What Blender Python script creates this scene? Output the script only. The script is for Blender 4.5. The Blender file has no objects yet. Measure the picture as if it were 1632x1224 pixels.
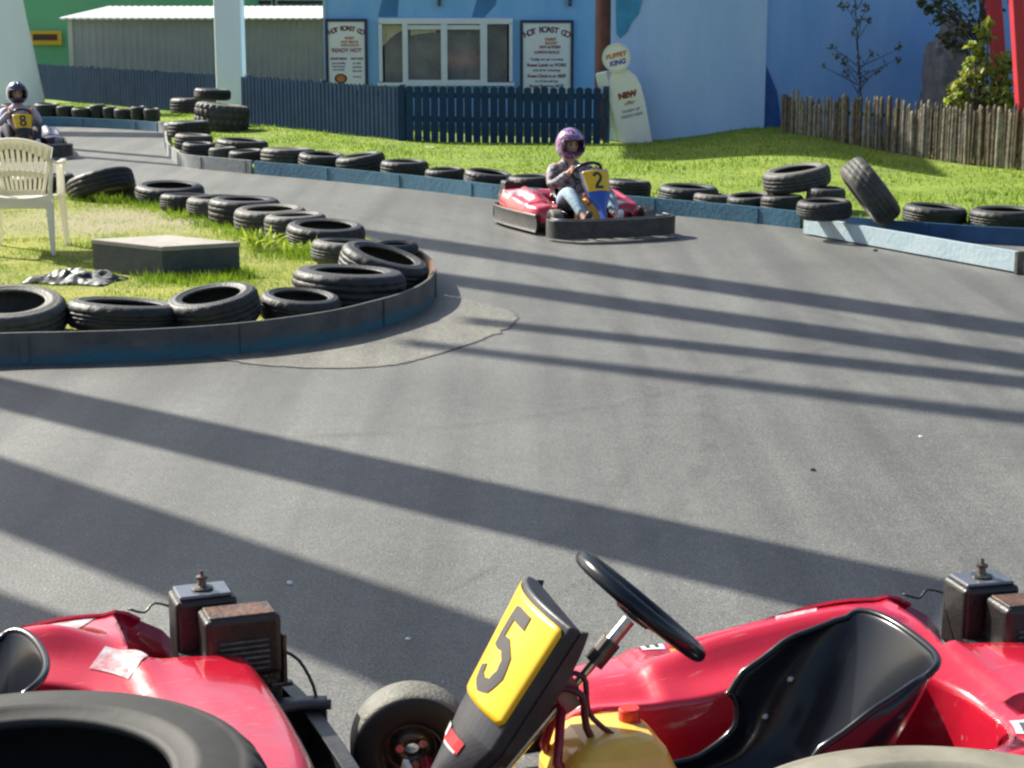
import bpy, bmesh, math, random
import numpy as np
from mathutils import Vector, Matrix, Euler, noise
R = math.radians
random.seed(7); rng = np.random.default_rng(7)
sc = bpy.context.scene
# ------------------------------------------------------------------ camera
F = 2900.0; VH = 0.0; CAMH = 2.05
T = math.atan(612.0 / F)
cam_d = bpy.data.cameras.new('camera'); cam = bpy.data.objects.new('camera', cam_d)
sc.collection.objects.link(cam); sc.camera = cam
cam.location = (0, 0, CAMH); cam.rotation_euler = (R(90) - T, 0, 0)
cam_d.sensor_width = 36; cam_d.lens = 36 * F / 1632; cam_d.clip_end = 2000; cam_d.clip_start = .05
sc.cycles.filter_width = 2.4
sc.cycles.max_bounces = 8
# ------------------------------------------------------------------ light
SUN_AZ = Vector((-.80, .60)).normalized(); SUN_EL = R(38)
L = Vector((SUN_AZ.x * math.cos(SUN_EL), SUN_AZ.y * math.cos(SUN_EL), math.sin(SUN_EL)))
w = bpy.data.worlds.new('World'); sc.world = w; w.use_nodes = True
nt = w.node_tree; bg = nt.nodes['Background']
sky = nt.nodes.new('ShaderNodeTexSky'); sky.sky_type = 'NISHITA'; sky.sun_disc = False
sky.sun_elevation = SUN_EL; sky.sun_rotation = math.atan2(SUN_AZ.x, SUN_AZ.y)
sky.air_density = 1.0; sky.dust_density = 2.4
nt.links.new(sky.outputs[0], bg.inputs[0]); bg.inputs[1].default_value = .08
sd = bpy.data.lights.new('sun', 'SUN'); sun = bpy.data.objects.new('sun', sd); sc.collection.objects.link(sun)
sd.energy = 5.0; sd.angle = R(.53); sd.color = (1, .95, .84)
sun.rotation_euler = (-L).to_track_quat('-Z', 'Y').to_euler(); sun.location = (0, 0, 30)
sc.view_settings.view_transform = 'Standard'; sc.view_settings.look = 'None'
sc.view_settings.exposure = 1.1; sc.view_settings.gamma = 1; sc.view_settings.use_curve_mapping = False

# ------------------------------------------------------------------ helpers
ct, st = math.cos(T), math.sin(T)
def P(u, v, z=0.0):
    """point of the place at height z seen at photo pixel u, v"""
    dx = (u - 816) / F; q = (612 - v) / F
    dy = ct + q * st; dz = -st + q * ct
    k = (z - CAMH) / dz
    return Vector((dx * k, dy * k, z))
def PY(u, v, y):
    dx = (u - 816) / F; q = (612 - v) / F
    dy = ct + q * st; dz = -st + q * ct
    k = y / dy
    return Vector((dx * k, y, CAMH + dz * k))
def pxm(p):
    """photo pixels per metre at a point"""
    return F / (p.y * ct - (p.z - CAMH) * st)

def mat(name, col, rough=.6, metal=0, var=.0, vscale=8, col2=None, bump=0, bscale=30, coat=0, spec=.5,
        detail=6, alpha=None, trans=0, transl=0):
    m = bpy.data.materials.new(name); m.use_nodes = True
    n = m.node_tree.nodes; l = m.node_tree.links; b = n['Principled BSDF']
    c = (*col, 1)
    b.inputs['Base Color'].default_value = c; b.inputs['Roughness'].default_value = rough
    b.inputs['Metallic'].default_value = metal; b.inputs['Coat Weight'].default_value = coat
    b.inputs['Coat Roughness'].default_value = .06
    b.inputs['Specular IOR Level'].default_value = spec
    b.inputs['Transmission Weight'].default_value = trans
    tc = n.new('ShaderNodeTexCoord')
    if var or col2:
        t = n.new('ShaderNodeTexNoise'); t.inputs['Scale'].default_value = vscale; t.inputs['Detail'].default_value = detail
        t.inputs['Roughness'].default_value = .65
        l.new(tc.outputs['Object'], t.inputs['Vector'])
        r = n.new('ShaderNodeValToRGB'); r.color_ramp.elements[0].position = .32; r.color_ramp.elements[1].position = .68
        c2 = col2 or tuple(min(1, x * (1 + var)) for x in col)
        c1 = col if col2 else tuple(x * (1 - var) for x in col)
        r.color_ramp.elements[0].color = (*c1, 1); r.color_ramp.elements[1].color = (*c2, 1)
        l.new(t.outputs[0], r.inputs[0]); l.new(r.outputs[0], b.inputs['Base Color'])
    if bump:
        t2 = n.new('ShaderNodeTexNoise'); t2.inputs['Scale'].default_value = bscale; t2.inputs['Detail'].default_value = 5
        l.new(tc.outputs['Object'], t2.inputs['Vector'])
        bp = n.new('ShaderNodeBump'); bp.inputs['Strength'].default_value = bump; bp.inputs['Distance'].default_value = .02
        l.new(t2.outputs[0], bp.inputs['Height']); l.new(bp.outputs[0], b.inputs['Normal'])
    if transl:
        tr = n.new('ShaderNodeBsdfTranslucent'); mx = n.new('ShaderNodeMixShader'); mx.inputs[0].default_value = transl
        src = b.inputs['Base Color'].links[0].from_socket if b.inputs['Base Color'].links else None
        if src: l.new(src, tr.inputs[0])
        else: tr.inputs[0].default_value = c
        l.new(b.outputs[0], mx.inputs[1]); l.new(tr.outputs[0], mx.inputs[2])
        l.new(mx.outputs[0], n['Material Output'].inputs[0])
    return m

C = sc.collection
def link(name, me, m, parent=None, loc=None, rot=None, smooth=False):
    o = bpy.data.objects.new(name, me); C.objects.link(o)
    if m is not None and len(me.materials) == 0: me.materials.append(m)
    if parent: o.parent = parent
    if loc is not None: o.location = loc
    if rot is not None: o.rotation_euler = rot
    if smooth: me.shade_smooth()
    return o
def tag(o, label=None, cat=None, group=None, kind=None):
    if label: o['label'] = label
    if cat: o['category'] = cat
    if group: o['group'] = group
    if kind: o['kind'] = kind
    return o
def thing(name, label, cat, loc=(0, 0, 0), rz=0, group=None, scale=1):
    o = bpy.data.objects.new(name, None); C.objects.link(o); o.location = loc
    o.rotation_euler = (0, 0, rz) if not isinstance(rz, tuple) else rz
    o.scale = (scale,) * 3; o.empty_display_size = .1
    return tag(o, label, cat, group)

class MB:
    def __init__(s): s.v = []; s.f = []
    def add(s, vs, fs):
        k = len(s.v); s.v += [tuple(v) for v in vs]; s.f += [tuple(i + k for i in f) for f in fs]; return s
    def box(s, c, d, rot=None, taper=(1, 1)):
        c = Vector(c); vs = []
        M = Euler(rot).to_matrix() if rot else Matrix.Identity(3)
        for z in (-1, 1):
            tx, ty = taper if z > 0 else (1, 1)
            for x, y in ((-1, -1), (1, -1), (1, 1), (-1, 1)):
                vs.append(c + M @ Vector((x * d[0] / 2 * tx, y * d[1] / 2 * ty, z * d[2] / 2)))
        return s.add(vs, [(3, 2, 1, 0), (4, 5, 6, 7), (0, 1, 5, 4), (1, 2, 6, 5), (2, 3, 7, 6), (3, 0, 4, 7)])
    def tube(s, pts, r, n=10, closed=False, flat=1.0):
        pts = [Vector(p) for p in pts]; k = len(pts); rs = r if isinstance(r, (list, tuple)) else [r] * k
        vs = []; up = None
        for i, p in enumerate(pts):
            a = pts[(i - 1) % k] if (closed or i) else pts[0]; b = pts[(i + 1) % k] if (closed or i < k - 1) else pts[-1]
            d = (b - a).normalized()
            if up is None:
                up = Vector((0, 0, 1)) if abs(d.z) < .9 else Vector((1, 0, 0))
            x = d.cross(up).normalized(); up = x.cross(d).normalized()
            for j in range(n):
                t = 2 * math.pi * j / n
                vs.append(p + x * math.cos(t) * rs[i] + up * math.sin(t) * rs[i] * flat)
        fs = []
        for i in range(k if closed else k - 1):
            for j in range(n):
                a, b = i * n + j, i * n + (j + 1) % n; c, d = ((i + 1) % k) * n + (j + 1) % n, ((i + 1) % k) * n + j
                fs.append((a, b, c, d))
        if not closed: fs += [tuple(range(n))[::-1], tuple(range((k - 1) * n, k * n))]
        return s.add(vs, fs)
    def lathe(s, prof, n=24, c=(0, 0, 0), M=None, closed=False):
        c = Vector(c); M = M or Matrix.Identity(3); k = len(prof); vs = []
        for i in range(n):
            t = 2 * math.pi * i / n
            for r, z in prof: vs.append(c + M @ Vector((r * math.cos(t), r * math.sin(t), z)))
        fs = []
        for i in range(n):
            for j in range(k if closed else k - 1):
                a = i * k + j; b = ((i + 1) % n) * k + j; fs.append((a, b, ((i + 1) % n) * k + (j + 1) % k, i * k + (j + 1) % k))
        return s.add(vs, fs)
    def grid(s, rows):
        n = len(rows[0]); vs = [p for r in rows for p in r]
        return s.add(vs, [(i * n + j, i * n + j + 1, (i + 1) * n + j + 1, (i + 1) * n + j) for i in range(len(rows) - 1) for j in range(n - 1)])
    def mesh(s, name='mesh', fix=True):
        me = bpy.data.meshes.new(name); me.from_pydata(s.v, [], s.f)
        if fix:
            bm = bmesh.new(); bm.from_mesh(me); bmesh.ops.recalc_face_normals(bm, faces=bm.faces); bm.to_mesh(me); bm.free()
        me.update(); return me
    def build(s, name, m, parent=None, loc=None, rot=None, smooth=False, bevel=0, solid=0, sub=0, fix=True):
        o = link(name, s.mesh(name, fix), m, parent, loc, rot, smooth)
        if solid:
            d = o.modifiers.new('solid', 'SOLIDIFY'); d.thickness = solid; d.offset = 0
        if bevel:
            b = o.modifiers.new('bevel', 'BEVEL'); b.width = bevel; b.segments = 3; b.limit_method = 'ANGLE'; b.angle_limit = R(40)
        if sub:
            q = o.modifiers.new('sub', 'SUBSURF'); q.levels = sub; q.render_levels = sub
        return o

def catmull(pts, n):
    pts = [Vector(p) for p in pts]; out = []
    k = len(pts)
    for i in range(n):
        t = i / (n - 1) * (k - 1); a = min(int(t), k - 2); f = t - a
        p0 = pts[max(a - 1, 0)]; p1 = pts[a]; p2 = pts[a + 1]; p3 = pts[min(a + 2, k - 1)]
        out.append(.5 * ((2 * p1) + (p2 - p0) * f + (2 * p0 - 5 * p1 + 4 * p2 - p3) * f * f + (3 * p1 - p0 - 3 * p2 + p3) * f ** 3))
    return out
def interp(x, xs, ys): return float(np.interp(x, xs, ys))
def text(body, size, m, parent, loc, rot=(R(90), 0, 0), name='lettering', extrude=.002, sx=1, align='CENTER', bold=0, shear=0):
    cu = bpy.data.curves.new('lettering', 'FONT'); cu.body = body; cu.size = size; cu.align_x = align; cu.align_y = 'CENTER'
    cu.extrude = extrude; cu.offset = bold; cu.shear = shear
    t = bpy.data.objects.new('tmp', cu); C.objects.link(t)
    me = bpy.data.meshes.new_from_object(t.evaluated_get(bpy.context.evaluated_depsgraph_get()))
    bpy.data.objects.remove(t)
    me.materials.clear()
    o = link(name, me, m, parent, loc, rot); o.scale = (sx, 1, 1); return o

# digits as strokes in a box .6 x 1 (x right, y up)
STROKE = {
 '5': [[(.56, .98), (.12, .98), (.10, .56), (.34, .60), (.52, .48), (.56, .28), (.46, .08), (.28, .02), (.12, .08), (.06, .22)]],
 '2': [[(.06, .78), (.12, .92), (.28, .99), (.46, .92), (.52, .74), (.44, .54), (.20, .26), (.07, .04), (.56, .04)]],
 '8': [[(.30, .99), (.48, .90), (.50, .72), (.38, .56), (.22, .50), (.08, .36), (.08, .14), (.22, .01), (.38, .01), (.52, .14), (.52, .36), (.38, .50), (.22, .56), (.10, .72), (.12, .90), (.30, .99)]],
}
def digit_mesh(ch, h, th, f):
    """f maps (x right, y up) metres, centred, onto a surface point"""
    mb = MB()
    for pl in STROKE[ch]:
        pts = [Vector(((x - .3) * h, (y - .5) * h)) for x, y in pl]
        out = []
        for a, b in zip(pts, pts[1:]):
            n = max(2, int((b - a).length / .012))
            out += [a.lerp(b, i / n) for i in range(n)]
        out.append(pts[-1]); rows = []
        for i, p in enumerate(out):
            a = out[max(i - 1, 0)]; b = out[min(i + 1, len(out) - 1)]; d = (b - a).normalized(); q = Vector((-d.y, d.x)) * th / 2
            rows.append([f((p + q).x, (p + q).y), f(p.x, p.y), f((p - q).x, (p - q).y)])
        mb.grid(rows)
    return mb

# ------------------------------------------------------------------ materials
M = {}
def asphalt_mat(name, base, seed=0):
    m = bpy.data.materials.new(name); m.use_nodes = True; n = m.node_tree.nodes; l = m.node_tree.links; b = n['Principled BSDF']
    tc = n.new('ShaderNodeTexCoord')
    def noi(s, d, r=.6):
        t = n.new('ShaderNodeTexNoise'); t.inputs['Scale'].default_value = s; t.inputs['Detail'].default_value = d; t.inputs['Roughness'].default_value = r
        l.new(tc.outputs['Object'], t.inputs['Vector']); return t
    def mul(a, bb):
        x = n.new('ShaderNodeMix'); x.data_type = 'RGBA'; x.blend_type = 'MULTIPLY'; x.inputs[0].default_value = 1
        l.new(a, x.inputs[6]); l.new(bb, x.inputs[7]); return x.outputs[2]
    def ramp(src, p0, c0, p1, c1):
        r = n.new('ShaderNodeValToRGB'); e = r.color_ramp.elements; e[0].position = p0; e[1].position = p1
        e[0].color = (*c0, 1); e[1].color = (*c1, 1); l.new(src, r.inputs[0]); return r.outputs[0]
    big = ramp(noi(.45, 6).outputs[0], .3, tuple(x * .78 for x in base), .7, tuple(x * 1.2 for x in base))
    mid = mul(ramp(noi(9, 6, .7).outputs[0], .3, (.86, .86, .86), .7, (1.12, 1.12, 1.11)), ramp(noi(34, 5, .85).outputs[0], .38, (.80, .80, .81), .62, (1.20, 1.19, 1.17)))
    fine = ramp(noi(110, 3, .8).outputs[0], .38, (.42, .42, .44), .62, (1.75, 1.72, 1.62))
    vo = n.new('ShaderNodeTexVoronoi'); vo.inputs['Scale'].default_value = 75; l.new(tc.outputs['Object'], vo.inputs['Vector'])
    sp = ramp(vo.outputs['Distance'], .12, (2.3, 2.2, 2.0), .24, (1, 1, 1))
    # faint tyre-worn streaks along the lane
    mp = n.new('ShaderNodeMapping'); mp.inputs['Rotation'].default_value = (0, 0, R(62)); mp.inputs['Scale'].default_value = (2.2, .10, 1)
    l.new(tc.outputs['Object'], mp.inputs['Vector']); ts = n.new('ShaderNodeTexNoise'); ts.inputs['Scale'].default_value = 1.6; ts.inputs['Detail'].default_value = 4
    l.new(mp.outputs[0], ts.inputs['Vector']); streak = ramp(ts.outputs[0], .33, (.74, .74, .75), .62, (1.08, 1.08, 1.07))
    c = mul(mul(mul(mul(big, mid), fine), sp), streak)
    l.new(c, b.inputs['Base Color']); b.inputs['Roughness'].default_value = .58; b.inputs['Specular IOR Level'].default_value = .5
    bp = n.new('ShaderNodeBump'); bp.inputs['Strength'].default_value = .55; bp.inputs['Distance'].default_value = .006
    l.new(noi(90, 4, .8).outputs[0], bp.inputs['Height']); l.new(bp.outputs[0], b.inputs['Normal'])
    return m
M['asphalt'] = asphalt_mat('asphalt', (.102, .106, .104))
M['concrete'] = asphalt_mat('concrete', (.140, .138, .122))
def pattern(name, cols, scale, rough=.7, coat=0):
    m = bpy.data.materials.new(name); m.use_nodes = True; n = m.node_tree.nodes; l = m.node_tree.links; b = n['Principled BSDF']
    tc = n.new('ShaderNodeTexCoord'); t = n.new('ShaderNodeTexNoise'); t.inputs['Scale'].default_value = scale; t.inputs['Detail'].default_value = 1.5; l.new(tc.outputs['Object'], t.inputs['Vector'])
    r = n.new('ShaderNodeValToRGB'); r.color_ramp.interpolation = 'CONSTANT'; e = r.color_ramp.elements; k = len(cols)
    e[0].position = 0; e[0].color = (*cols[0], 1); e[1].position = .38; e[1].color = (*cols[1], 1)
    for i, c in enumerate(cols[2:]):
        q = e.new(.38 + (i + 1) * .26 / (k - 2)); q.color = (*c, 1)
    l.new(t.outputs[0], r.inputs[0]); l.new(r.outputs[0], b.inputs['Base Color']); b.inputs['Roughness'].default_value = rough; b.inputs['Coat Weight'].default_value = coat
    return m
def rubber(name, c1, c2, side, rough=.55):
    m = mat(name, c1, rough, col2=c2, vscale=9, bump=.25, bscale=60, spec=.4)
    n = m.node_tree.nodes; l = m.node_tree.links; b = n['Principled BSDF']; src = b.inputs['Base Color'].links[0].from_socket
    tc = n.new('ShaderNodeTexCoord'); v = n.new('ShaderNodeVectorMath'); v.operation = 'MULTIPLY'; v.inputs[1].default_value = (1, 1, 0); l.new(tc.outputs['Object'], v.inputs[0])
    ln = n.new('ShaderNodeVectorMath'); ln.operation = 'LENGTH'; l.new(v.outputs[0], ln.inputs[0])
    no = n.new('ShaderNodeTexNoise'); no.inputs['Scale'].default_value = 7; l.new(tc.outputs['Object'], no.inputs['Vector'])
    a = n.new('ShaderNodeMath'); a.operation = 'MULTIPLY_ADD'; a.inputs[1].default_value = .05; l.new(no.outputs[0], a.inputs[0]); l.new(ln.outputs['Value'], a.inputs[2])
    r_ = n.new('ShaderNodeValToRGB'); e = r_.color_ramp.elements; e[0].position = .285; e[1].position = .315; e[0].color = (1, 1, 1, 1); e[1].color = (0, 0, 0, 1); l.new(a.outputs[0], r_.inputs[0])
    mx = n.new('ShaderNodeMix'); mx.data_type = 'RGBA'; mx.inputs[7].default_value = (*side, 1); l.new(r_.outputs[0], mx.inputs[0]); l.new(src, mx.inputs[6]); l.new(mx.outputs[2], b.inputs['Base Color']); return m
M['rubber'] = rubber('rubber', (.008, .009, .010), (.024, .024, .026), (.042, .044, .047))
M['rubber_dusty'] = rubber('rubber_dusty', (.025, .025, .025), (.07, .068, .06), (.12, .115, .105), .6)
M['rubber_tan'] = mat('rubber_tan', (.13, .12, .09), .7, col2=(.21, .20, .155), vscale=9, bump=.06, bscale=30)
M['red'] = mat('red_bodywork', (.46, .010, .030), .30, var=.12, vscale=4, coat=1, bump=.10, bscale=4)
def scuff(m):
    n = m.node_tree.nodes; l = m.node_tree.links; b = n['Principled BSDF']; src = b.inputs['Base Color'].links[0].from_socket; tc = n.new('ShaderNodeTexCoord')
    mp = n.new('ShaderNodeMapping'); mp.inputs['Scale'].default_value = (5, 60, 20); mp.inputs['Rotation'].default_value = (0, 0, .35); l.new(tc.outputs['Object'], mp.inputs['Vector'])
    t = n.new('ShaderNodeTexNoise'); t.inputs['Scale'].default_value = 1.5; t.inputs['Detail'].default_value = 4; l.new(mp.outputs[0], t.inputs['Vector'])
    r = n.new('ShaderNodeValToRGB'); r.color_ramp.elements[0].position = .66; r.color_ramp.elements[1].position = .72; l.new(t.outputs[0], r.inputs[0])
    t2 = n.new('ShaderNodeTexNoise'); t2.inputs['Scale'].default_value = 6; t2.inputs['Detail'].default_value = 8; t2.inputs['Roughness'].default_value = .75; l.new(tc.outputs['Object'], t2.inputs['Vector'])
    r2 = n.new('ShaderNodeMapRange'); r2.inputs[1].default_value = .4; r2.inputs[2].default_value = .7; r2.inputs[3].default_value = .14; r2.inputs[4].default_value = .42; l.new(t2.outputs[0], r2.inputs[0]); l.new(r2.outputs[0], b.inputs['Roughness'])
    r3 = n.new('ShaderNodeMapRange'); r3.inputs[1].default_value = .45; r3.inputs[2].default_value = .65; r3.inputs[3].default_value = 1; r3.inputs[4].default_value = .65; l.new(t2.outputs[0], r3.inputs[0]); l.new(r3.outputs[0], b.inputs['Coat Weight'])
    mx = n.new('ShaderNodeMix'); mx.data_type = 'RGBA'; l.new(r.outputs[0], mx.inputs[0]); l.new(src, mx.inputs[6]); mx.inputs[7].default_value = (.42, .16, .17, 1); l.new(mx.outputs[2], b.inputs['Base Color'])
scuff(M['red'])
M['redmetal'] = mat('red_metal', (.38, .012, .03), .35, var=.3, vscale=30, coat=.4)
M['seat'] = mat('seat_plastic', (.007, .009, .014), .24, coat=.1, spec=.35)
M['blackpl'] = mat('black_plastic', (.014, .014, .015), .38, col2=(.05, .05, .05), vscale=14, bump=.15, bscale=40)
M['greypl'] = mat('grey_plastic', (.055, .058, .065), .45, var=.25, vscale=16)
M['nosegrey'] = mat('nose_grey', (.030, .032, .037), .42, var=.25, vscale=16)
M['steel'] = mat('steel', (.45, .44, .42), .28, 1, var=.25, vscale=40)
M['steel_dark'] = mat('dark_steel', (.12, .11, .10), .35, .8, var=.4, vscale=30)
M['yellow'] = mat('yellow_plate', (.86, .50, .01), .35, var=.06, vscale=10, coat=.3)
M['digit'] = mat('digit_black', (.03, .03, .032), .45, var=.1)
M['tank'] = mat('tank_plastic', (.88, .60, .11), .3, var=.08, vscale=10, coat=.4, transl=.2)
M['cap'] = mat('cap_red', (.65, .03, .015), .35, var=.1)
M['blue_nose'] = mat('blue_nose', (.03, .09, .42), .3, var=.1, coat=.5)
M['rust'] = mat('rusty_cover', (.035, .033, .03), .5, col2=(.15, .06, .03), vscale=18, bump=.3, bscale=60)
M['enginealloy'] = mat('engine_alloy', (.09, .09, .09), .4, .7, var=.5, vscale=40, bump=.3, bscale=80)
M['engineblack'] = mat('engine_black', (.007, .007, .007), .45, col2=(.016, .015, .014), vscale=22, coat=.1, bump=.15, bscale=60)
M['sticker'] = mat('sticker_white', (.6, .62, .62), .35, col2=(.42, .46, .47), vscale=25)
M['worn'] = mat('worn_label_glare', (.40, .02, .03), .3, col2=(.62, .64, .66), vscale=26, coat=.6, detail=8)  # worn label print plus body glare painted in as pale patches
M['stickred'] = mat('sticker_red', (.5, .02, .03), .35, var=.1)
M['stickyellow'] = mat('sticker_yellow', (.8, .5, .03), .35, var=.1)
M['ink'] = mat('ink', (.02, .02, .022), .5, var=.1)
M['grass_soil'] = mat('grass_ground', (.10, .165, .012), .95, col2=(.20, .26, .02), vscale=2.2, bump=.6, bscale=40)
M['blade'] = mat('grass_blades', (.10, .195, .012), .65, col2=(.25, .36, .025), vscale=1.3, transl=.45)
M['weed'] = mat('weed_leaf', (.20, .34, .04), .5, col2=(.48, .52, .07), vscale=14, transl=.45)
M['leaf_y'] = mat('leaf_yellow_green', (.18, .24, .03), .5, col2=(.42, .42, .07), vscale=5, transl=.45)
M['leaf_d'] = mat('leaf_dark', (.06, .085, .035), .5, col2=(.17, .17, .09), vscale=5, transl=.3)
M['bark'] = mat('bark', (.06, .05, .045), .9, var=.35, vscale=20, bump=.5)
M['skin'] = mat('skin', (.55, .30, .21), .5, var=.08, vscale=20)
M['chair'] = mat('chair_plastic', (.84, .81, .72), .35, var=.04, vscale=12, coat=.2, transl=.32)
M['white'] = mat('white_paint', (.72, .74, .74), .5, var=.05, vscale=5)

# ------------------------------------------------------------------ ground
def smooth01(t): t = max(0, min(1, t)); return t * t * (3 - 2 * t)
g = MB().add([(-300, -60, 0), (300, -60, 0), (300, 600, 0), (-300, 600, 0)], [(0, 1, 2, 3)]).build('ground', M['asphalt'], fix=False)
tag(g, kind='structure')

ISL_FRONT = [(-330, 598), (-150, 590), (0, 582), (120, 579), (240, 574), (400, 562), (520, 545), (600, 525), (650, 508), (684, 489), (696, 470)]
ISL_BACK = [(690, 452), (668, 432), (640, 414), (585, 389), (520, 369), (440, 348), (350, 329), (250, 316), (150, 306), (60, 300), (-60, 296), (-300, 292)]
isl = [P(u, v) for u, v in ISL_FRONT]
isl_tip = catmull(isl, 60)
isl_back = catmull([P(u, v) for u, v in [(696, 470)] + ISL_BACK], 60)
island_loop = isl_tip + isl_back[1:]

ZI = .06
def inside(poly, x, y):
    c = False; j = len(poly) - 1
    for i in range(len(poly)):
        a, b = poly[i], poly[j]
        if (a.y > y) != (b.y > y) and x < (b.x - a.x) * (y - a.y) / (b.y - a.y) + a.x: c = not c
        j = i
    return c
def grass_ground(name, loop, z):
    bm = bmesh.new(); vs = [bm.verts.new((p.x, p.y, z)) for p in loop]; bm.faces.new(vs); bmesh.ops.triangulate(bm, faces=bm.faces)
    me = bpy.data.meshes.new(name); bm.to_mesh(me); bm.free(); return me
# grass island ground: worn sandy earth near its middle
def island_mat():
    m = mat('island_turf', (.13, .16, .02), .95, col2=(.30, .28, .05), vscale=1.8, bump=.6, bscale=40)
    n = m.node_tree.nodes; l = m.node_tree.links; b = n['Principled BSDF']
    src = b.inputs['Base Color'].links[0].from_socket
    tc = n.new('ShaderNodeTexCoord'); c = P(180, 352, ZI)
    mp = n.new('ShaderNodeMapping'); mp.vector_type = 'POINT'
    mp.inputs['Location'].default_value = (-c.x / 1.9, -c.y / 1.7, 0); mp.inputs['Scale'].default_value = (1 / 1.9, 1 / 1.7, 1)
    l.new(tc.outputs['Object'], mp.inputs['Vector'])
    ln = n.new('ShaderNodeVectorMath'); ln.operation = 'LENGTH'; l.new(mp.outputs[0], ln.inputs[0])
    no = n.new('ShaderNodeTexNoise'); no.inputs['Scale'].default_value = 2.3; no.inputs['Detail'].default_value = 5; l.new(tc.outputs['Object'], no.inputs['Vector'])
    ad = n.new('ShaderNodeMath'); ad.operation = 'ADD'; l.new(ln.outputs['Value'], ad.inputs[0]); l.new(no.outputs[0], ad.inputs[1])
    r = n.new('ShaderNodeValToRGB'); r.color_ramp.elements[0].position = .95; r.color_ramp.elements[1].position = 1.35
    r.color_ramp.elements[0].position = .55; r.color_ramp.elements[1].position = .95
    r.color_ramp.elements[0].color = (1, 1, 1, 1); r.color_ramp.elements[1].color = (0, 0, 0, 1)
    dv = n.new('ShaderNodeMath'); dv.operation = 'MULTIPLY'; dv.inputs[1].default_value = .72; l.new(ad.outputs[0], dv.inputs[0]); l.new(dv.outputs[0], r.inputs[0])
    mx = n.new('ShaderNodeMix'); mx.data_type = 'RGBA'; l.new(r.outputs[0], mx.inputs[0]); l.new(src, mx.inputs[6]); mx.inputs[7].default_value = (.24, .215, .12, 1)
    l.new(mx.outputs[2], b.inputs['Base Color']); return m
o = link('island_ground', grass_ground('island_ground', island_loop, ZI), island_mat()); tag(o, kind='structure')

# concrete patch laid round the tip of the island
pc = []
patch = [(300, 560), (380, 577), (470, 585), (560, 586), (640, 579), (710, 560), (770, 540), (815, 518), (820, 500), (790, 488), (740, 476), (690, 468), (640, 470), (560, 500), (430, 530)]
pp = [P(u, v, .004) for u, v in patch]
for i, p in enumerate(catmull(pp + [pp[0]], 160)[:-1]):
    k = noise.noise(Vector((i * .55, 3, 0))) * .035; d = (p - Vector((-.8, 11.6, 0))).normalized(); pc.append(p + d * k)
bm = bmesh.new(); f = bm.faces.new([bm.verts.new(p) for p in pc]); bmesh.ops.triangulate(bm, faces=[f])
me = bpy.data.meshes.new('concrete_patch'); bm.to_mesh(me); bm.free()
o = link('pavement_patch', me, M['concrete']); tag(o, kind='structure')
# crumbled dark joint round the patch
mb = MB()
seg = pc[6:95]
rows = [[p + Vector((0, 0, .003)), p + (p - Vector((-.8, 11.6, 0))).normalized() * (.007 + .010 * noise.noise(Vector((i * 1.3, 0, 5)))) + Vector((0, 0, .003))] for i, p in enumerate(seg)]
mb.grid(rows); o = mb.build('pavement_joint', mat('joint_tar', (.095, .093, .083), .9, var=.5, vscale=30)); tag(o, kind='structure')
o.location.z = .002

# faint rubber marks left on the racing line
sk = bpy.data.materials.new('rubber_mark'); sk.use_nodes = True; n_ = sk.node_tree.nodes; l_ = sk.node_tree.links; b_ = n_['Principled BSDF']
b_.inputs['Base Color'].default_value = (.03, .03, .03, 1); b_.inputs['Roughness'].default_value = .6
tc_ = n_.new('ShaderNodeTexCoord'); t_ = n_.new('ShaderNodeTexNoise'); t_.inputs['Scale'].default_value = 2.5; t_.inputs['Detail'].default_value = 8; t_.inputs['Roughness'].default_value = .8; l_.new(tc_.outputs['Object'], t_.inputs['Vector'])
mr_ = n_.new('ShaderNodeMapRange'); mr_.inputs[1].default_value = .42; mr_.inputs[2].default_value = .66; mr_.inputs[3].default_value = 0; mr_.inputs[4].default_value = .13; l_.new(t_.outputs[0], mr_.inputs[0]); l_.new(mr_.outputs[0], b_.inputs['Alpha'])
mb = MB()
for pth in ([(480, 322), (760, 400), (960, 500), (1040, 640), (960, 800), (700, 950)], [(500, 316), (810, 398), (1030, 500), (1130, 650), (1060, 830), (800, 1000)], [(1630, 470), (1300, 560), (1000, 640), (600, 690), (100, 700)], [(640, 330), (1000, 430), (1400, 520), (1800, 640)]):
    cp = catmull([P(u, v, .003) for u, v in pth], 80); rows = []
    for i, p in enumerate(cp):
        d_ = (cp[min(i + 1, 79)] - cp[max(i - 1, 0)]).normalized(); q_ = Vector((-d_.y, d_.x, 0)) * (.045 * math.sin(math.pi * i / 79) ** .5 + .004); rows.append([p + q_, p - q_])
    mb.grid(rows)
o = mb.build('road_marks', sk); tag(o, kind='structure')

# verge behind the far barrier
VERGE = [(-420, 196), (-150, 199), (60, 201), (160, 204), (250, 210), (262, 216), (263, 232), (266, 246), (280, 258), (300, 267), (400, 277), (500, 286), (600, 296), (700, 307), (800, 319),
         (900, 328), (1000, 337), (1100, 346), (1200, 356), (1275, 364), (1440, 380), (1632, 392), (2000, 408), (2900, 440)]
NV = len(VERGE) - 1
vdense = catmull([P(u, v) for u, v in VERGE], NV * 20 + 1)
def vslice(a, b): return vdense[a * 20:b * 20 + 1]
verge_path = []
for i in range(0, len(vdense), 2):
    d_ = (vdense[min(i + 1, len(vdense) - 1)] - vdense[max(i - 1, 0)]).normalized(); verge_path.append(vdense[i] + Vector((-d_.y, d_.x, 0)) * .018)
WALL_Y = 25.6
def vheight(x, y, base=.08):
    # mound that rises towards the foot of the tall blue wall
    a = smooth01((x - 1.6) / 2.4) * smooth01((6.3 - x) / 3.4) * smooth01((y - 19.5) / 4.5)
    return base + .27 * a + .02 * noise.noise(Vector((x * .8, y * .8, 0)))
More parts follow.
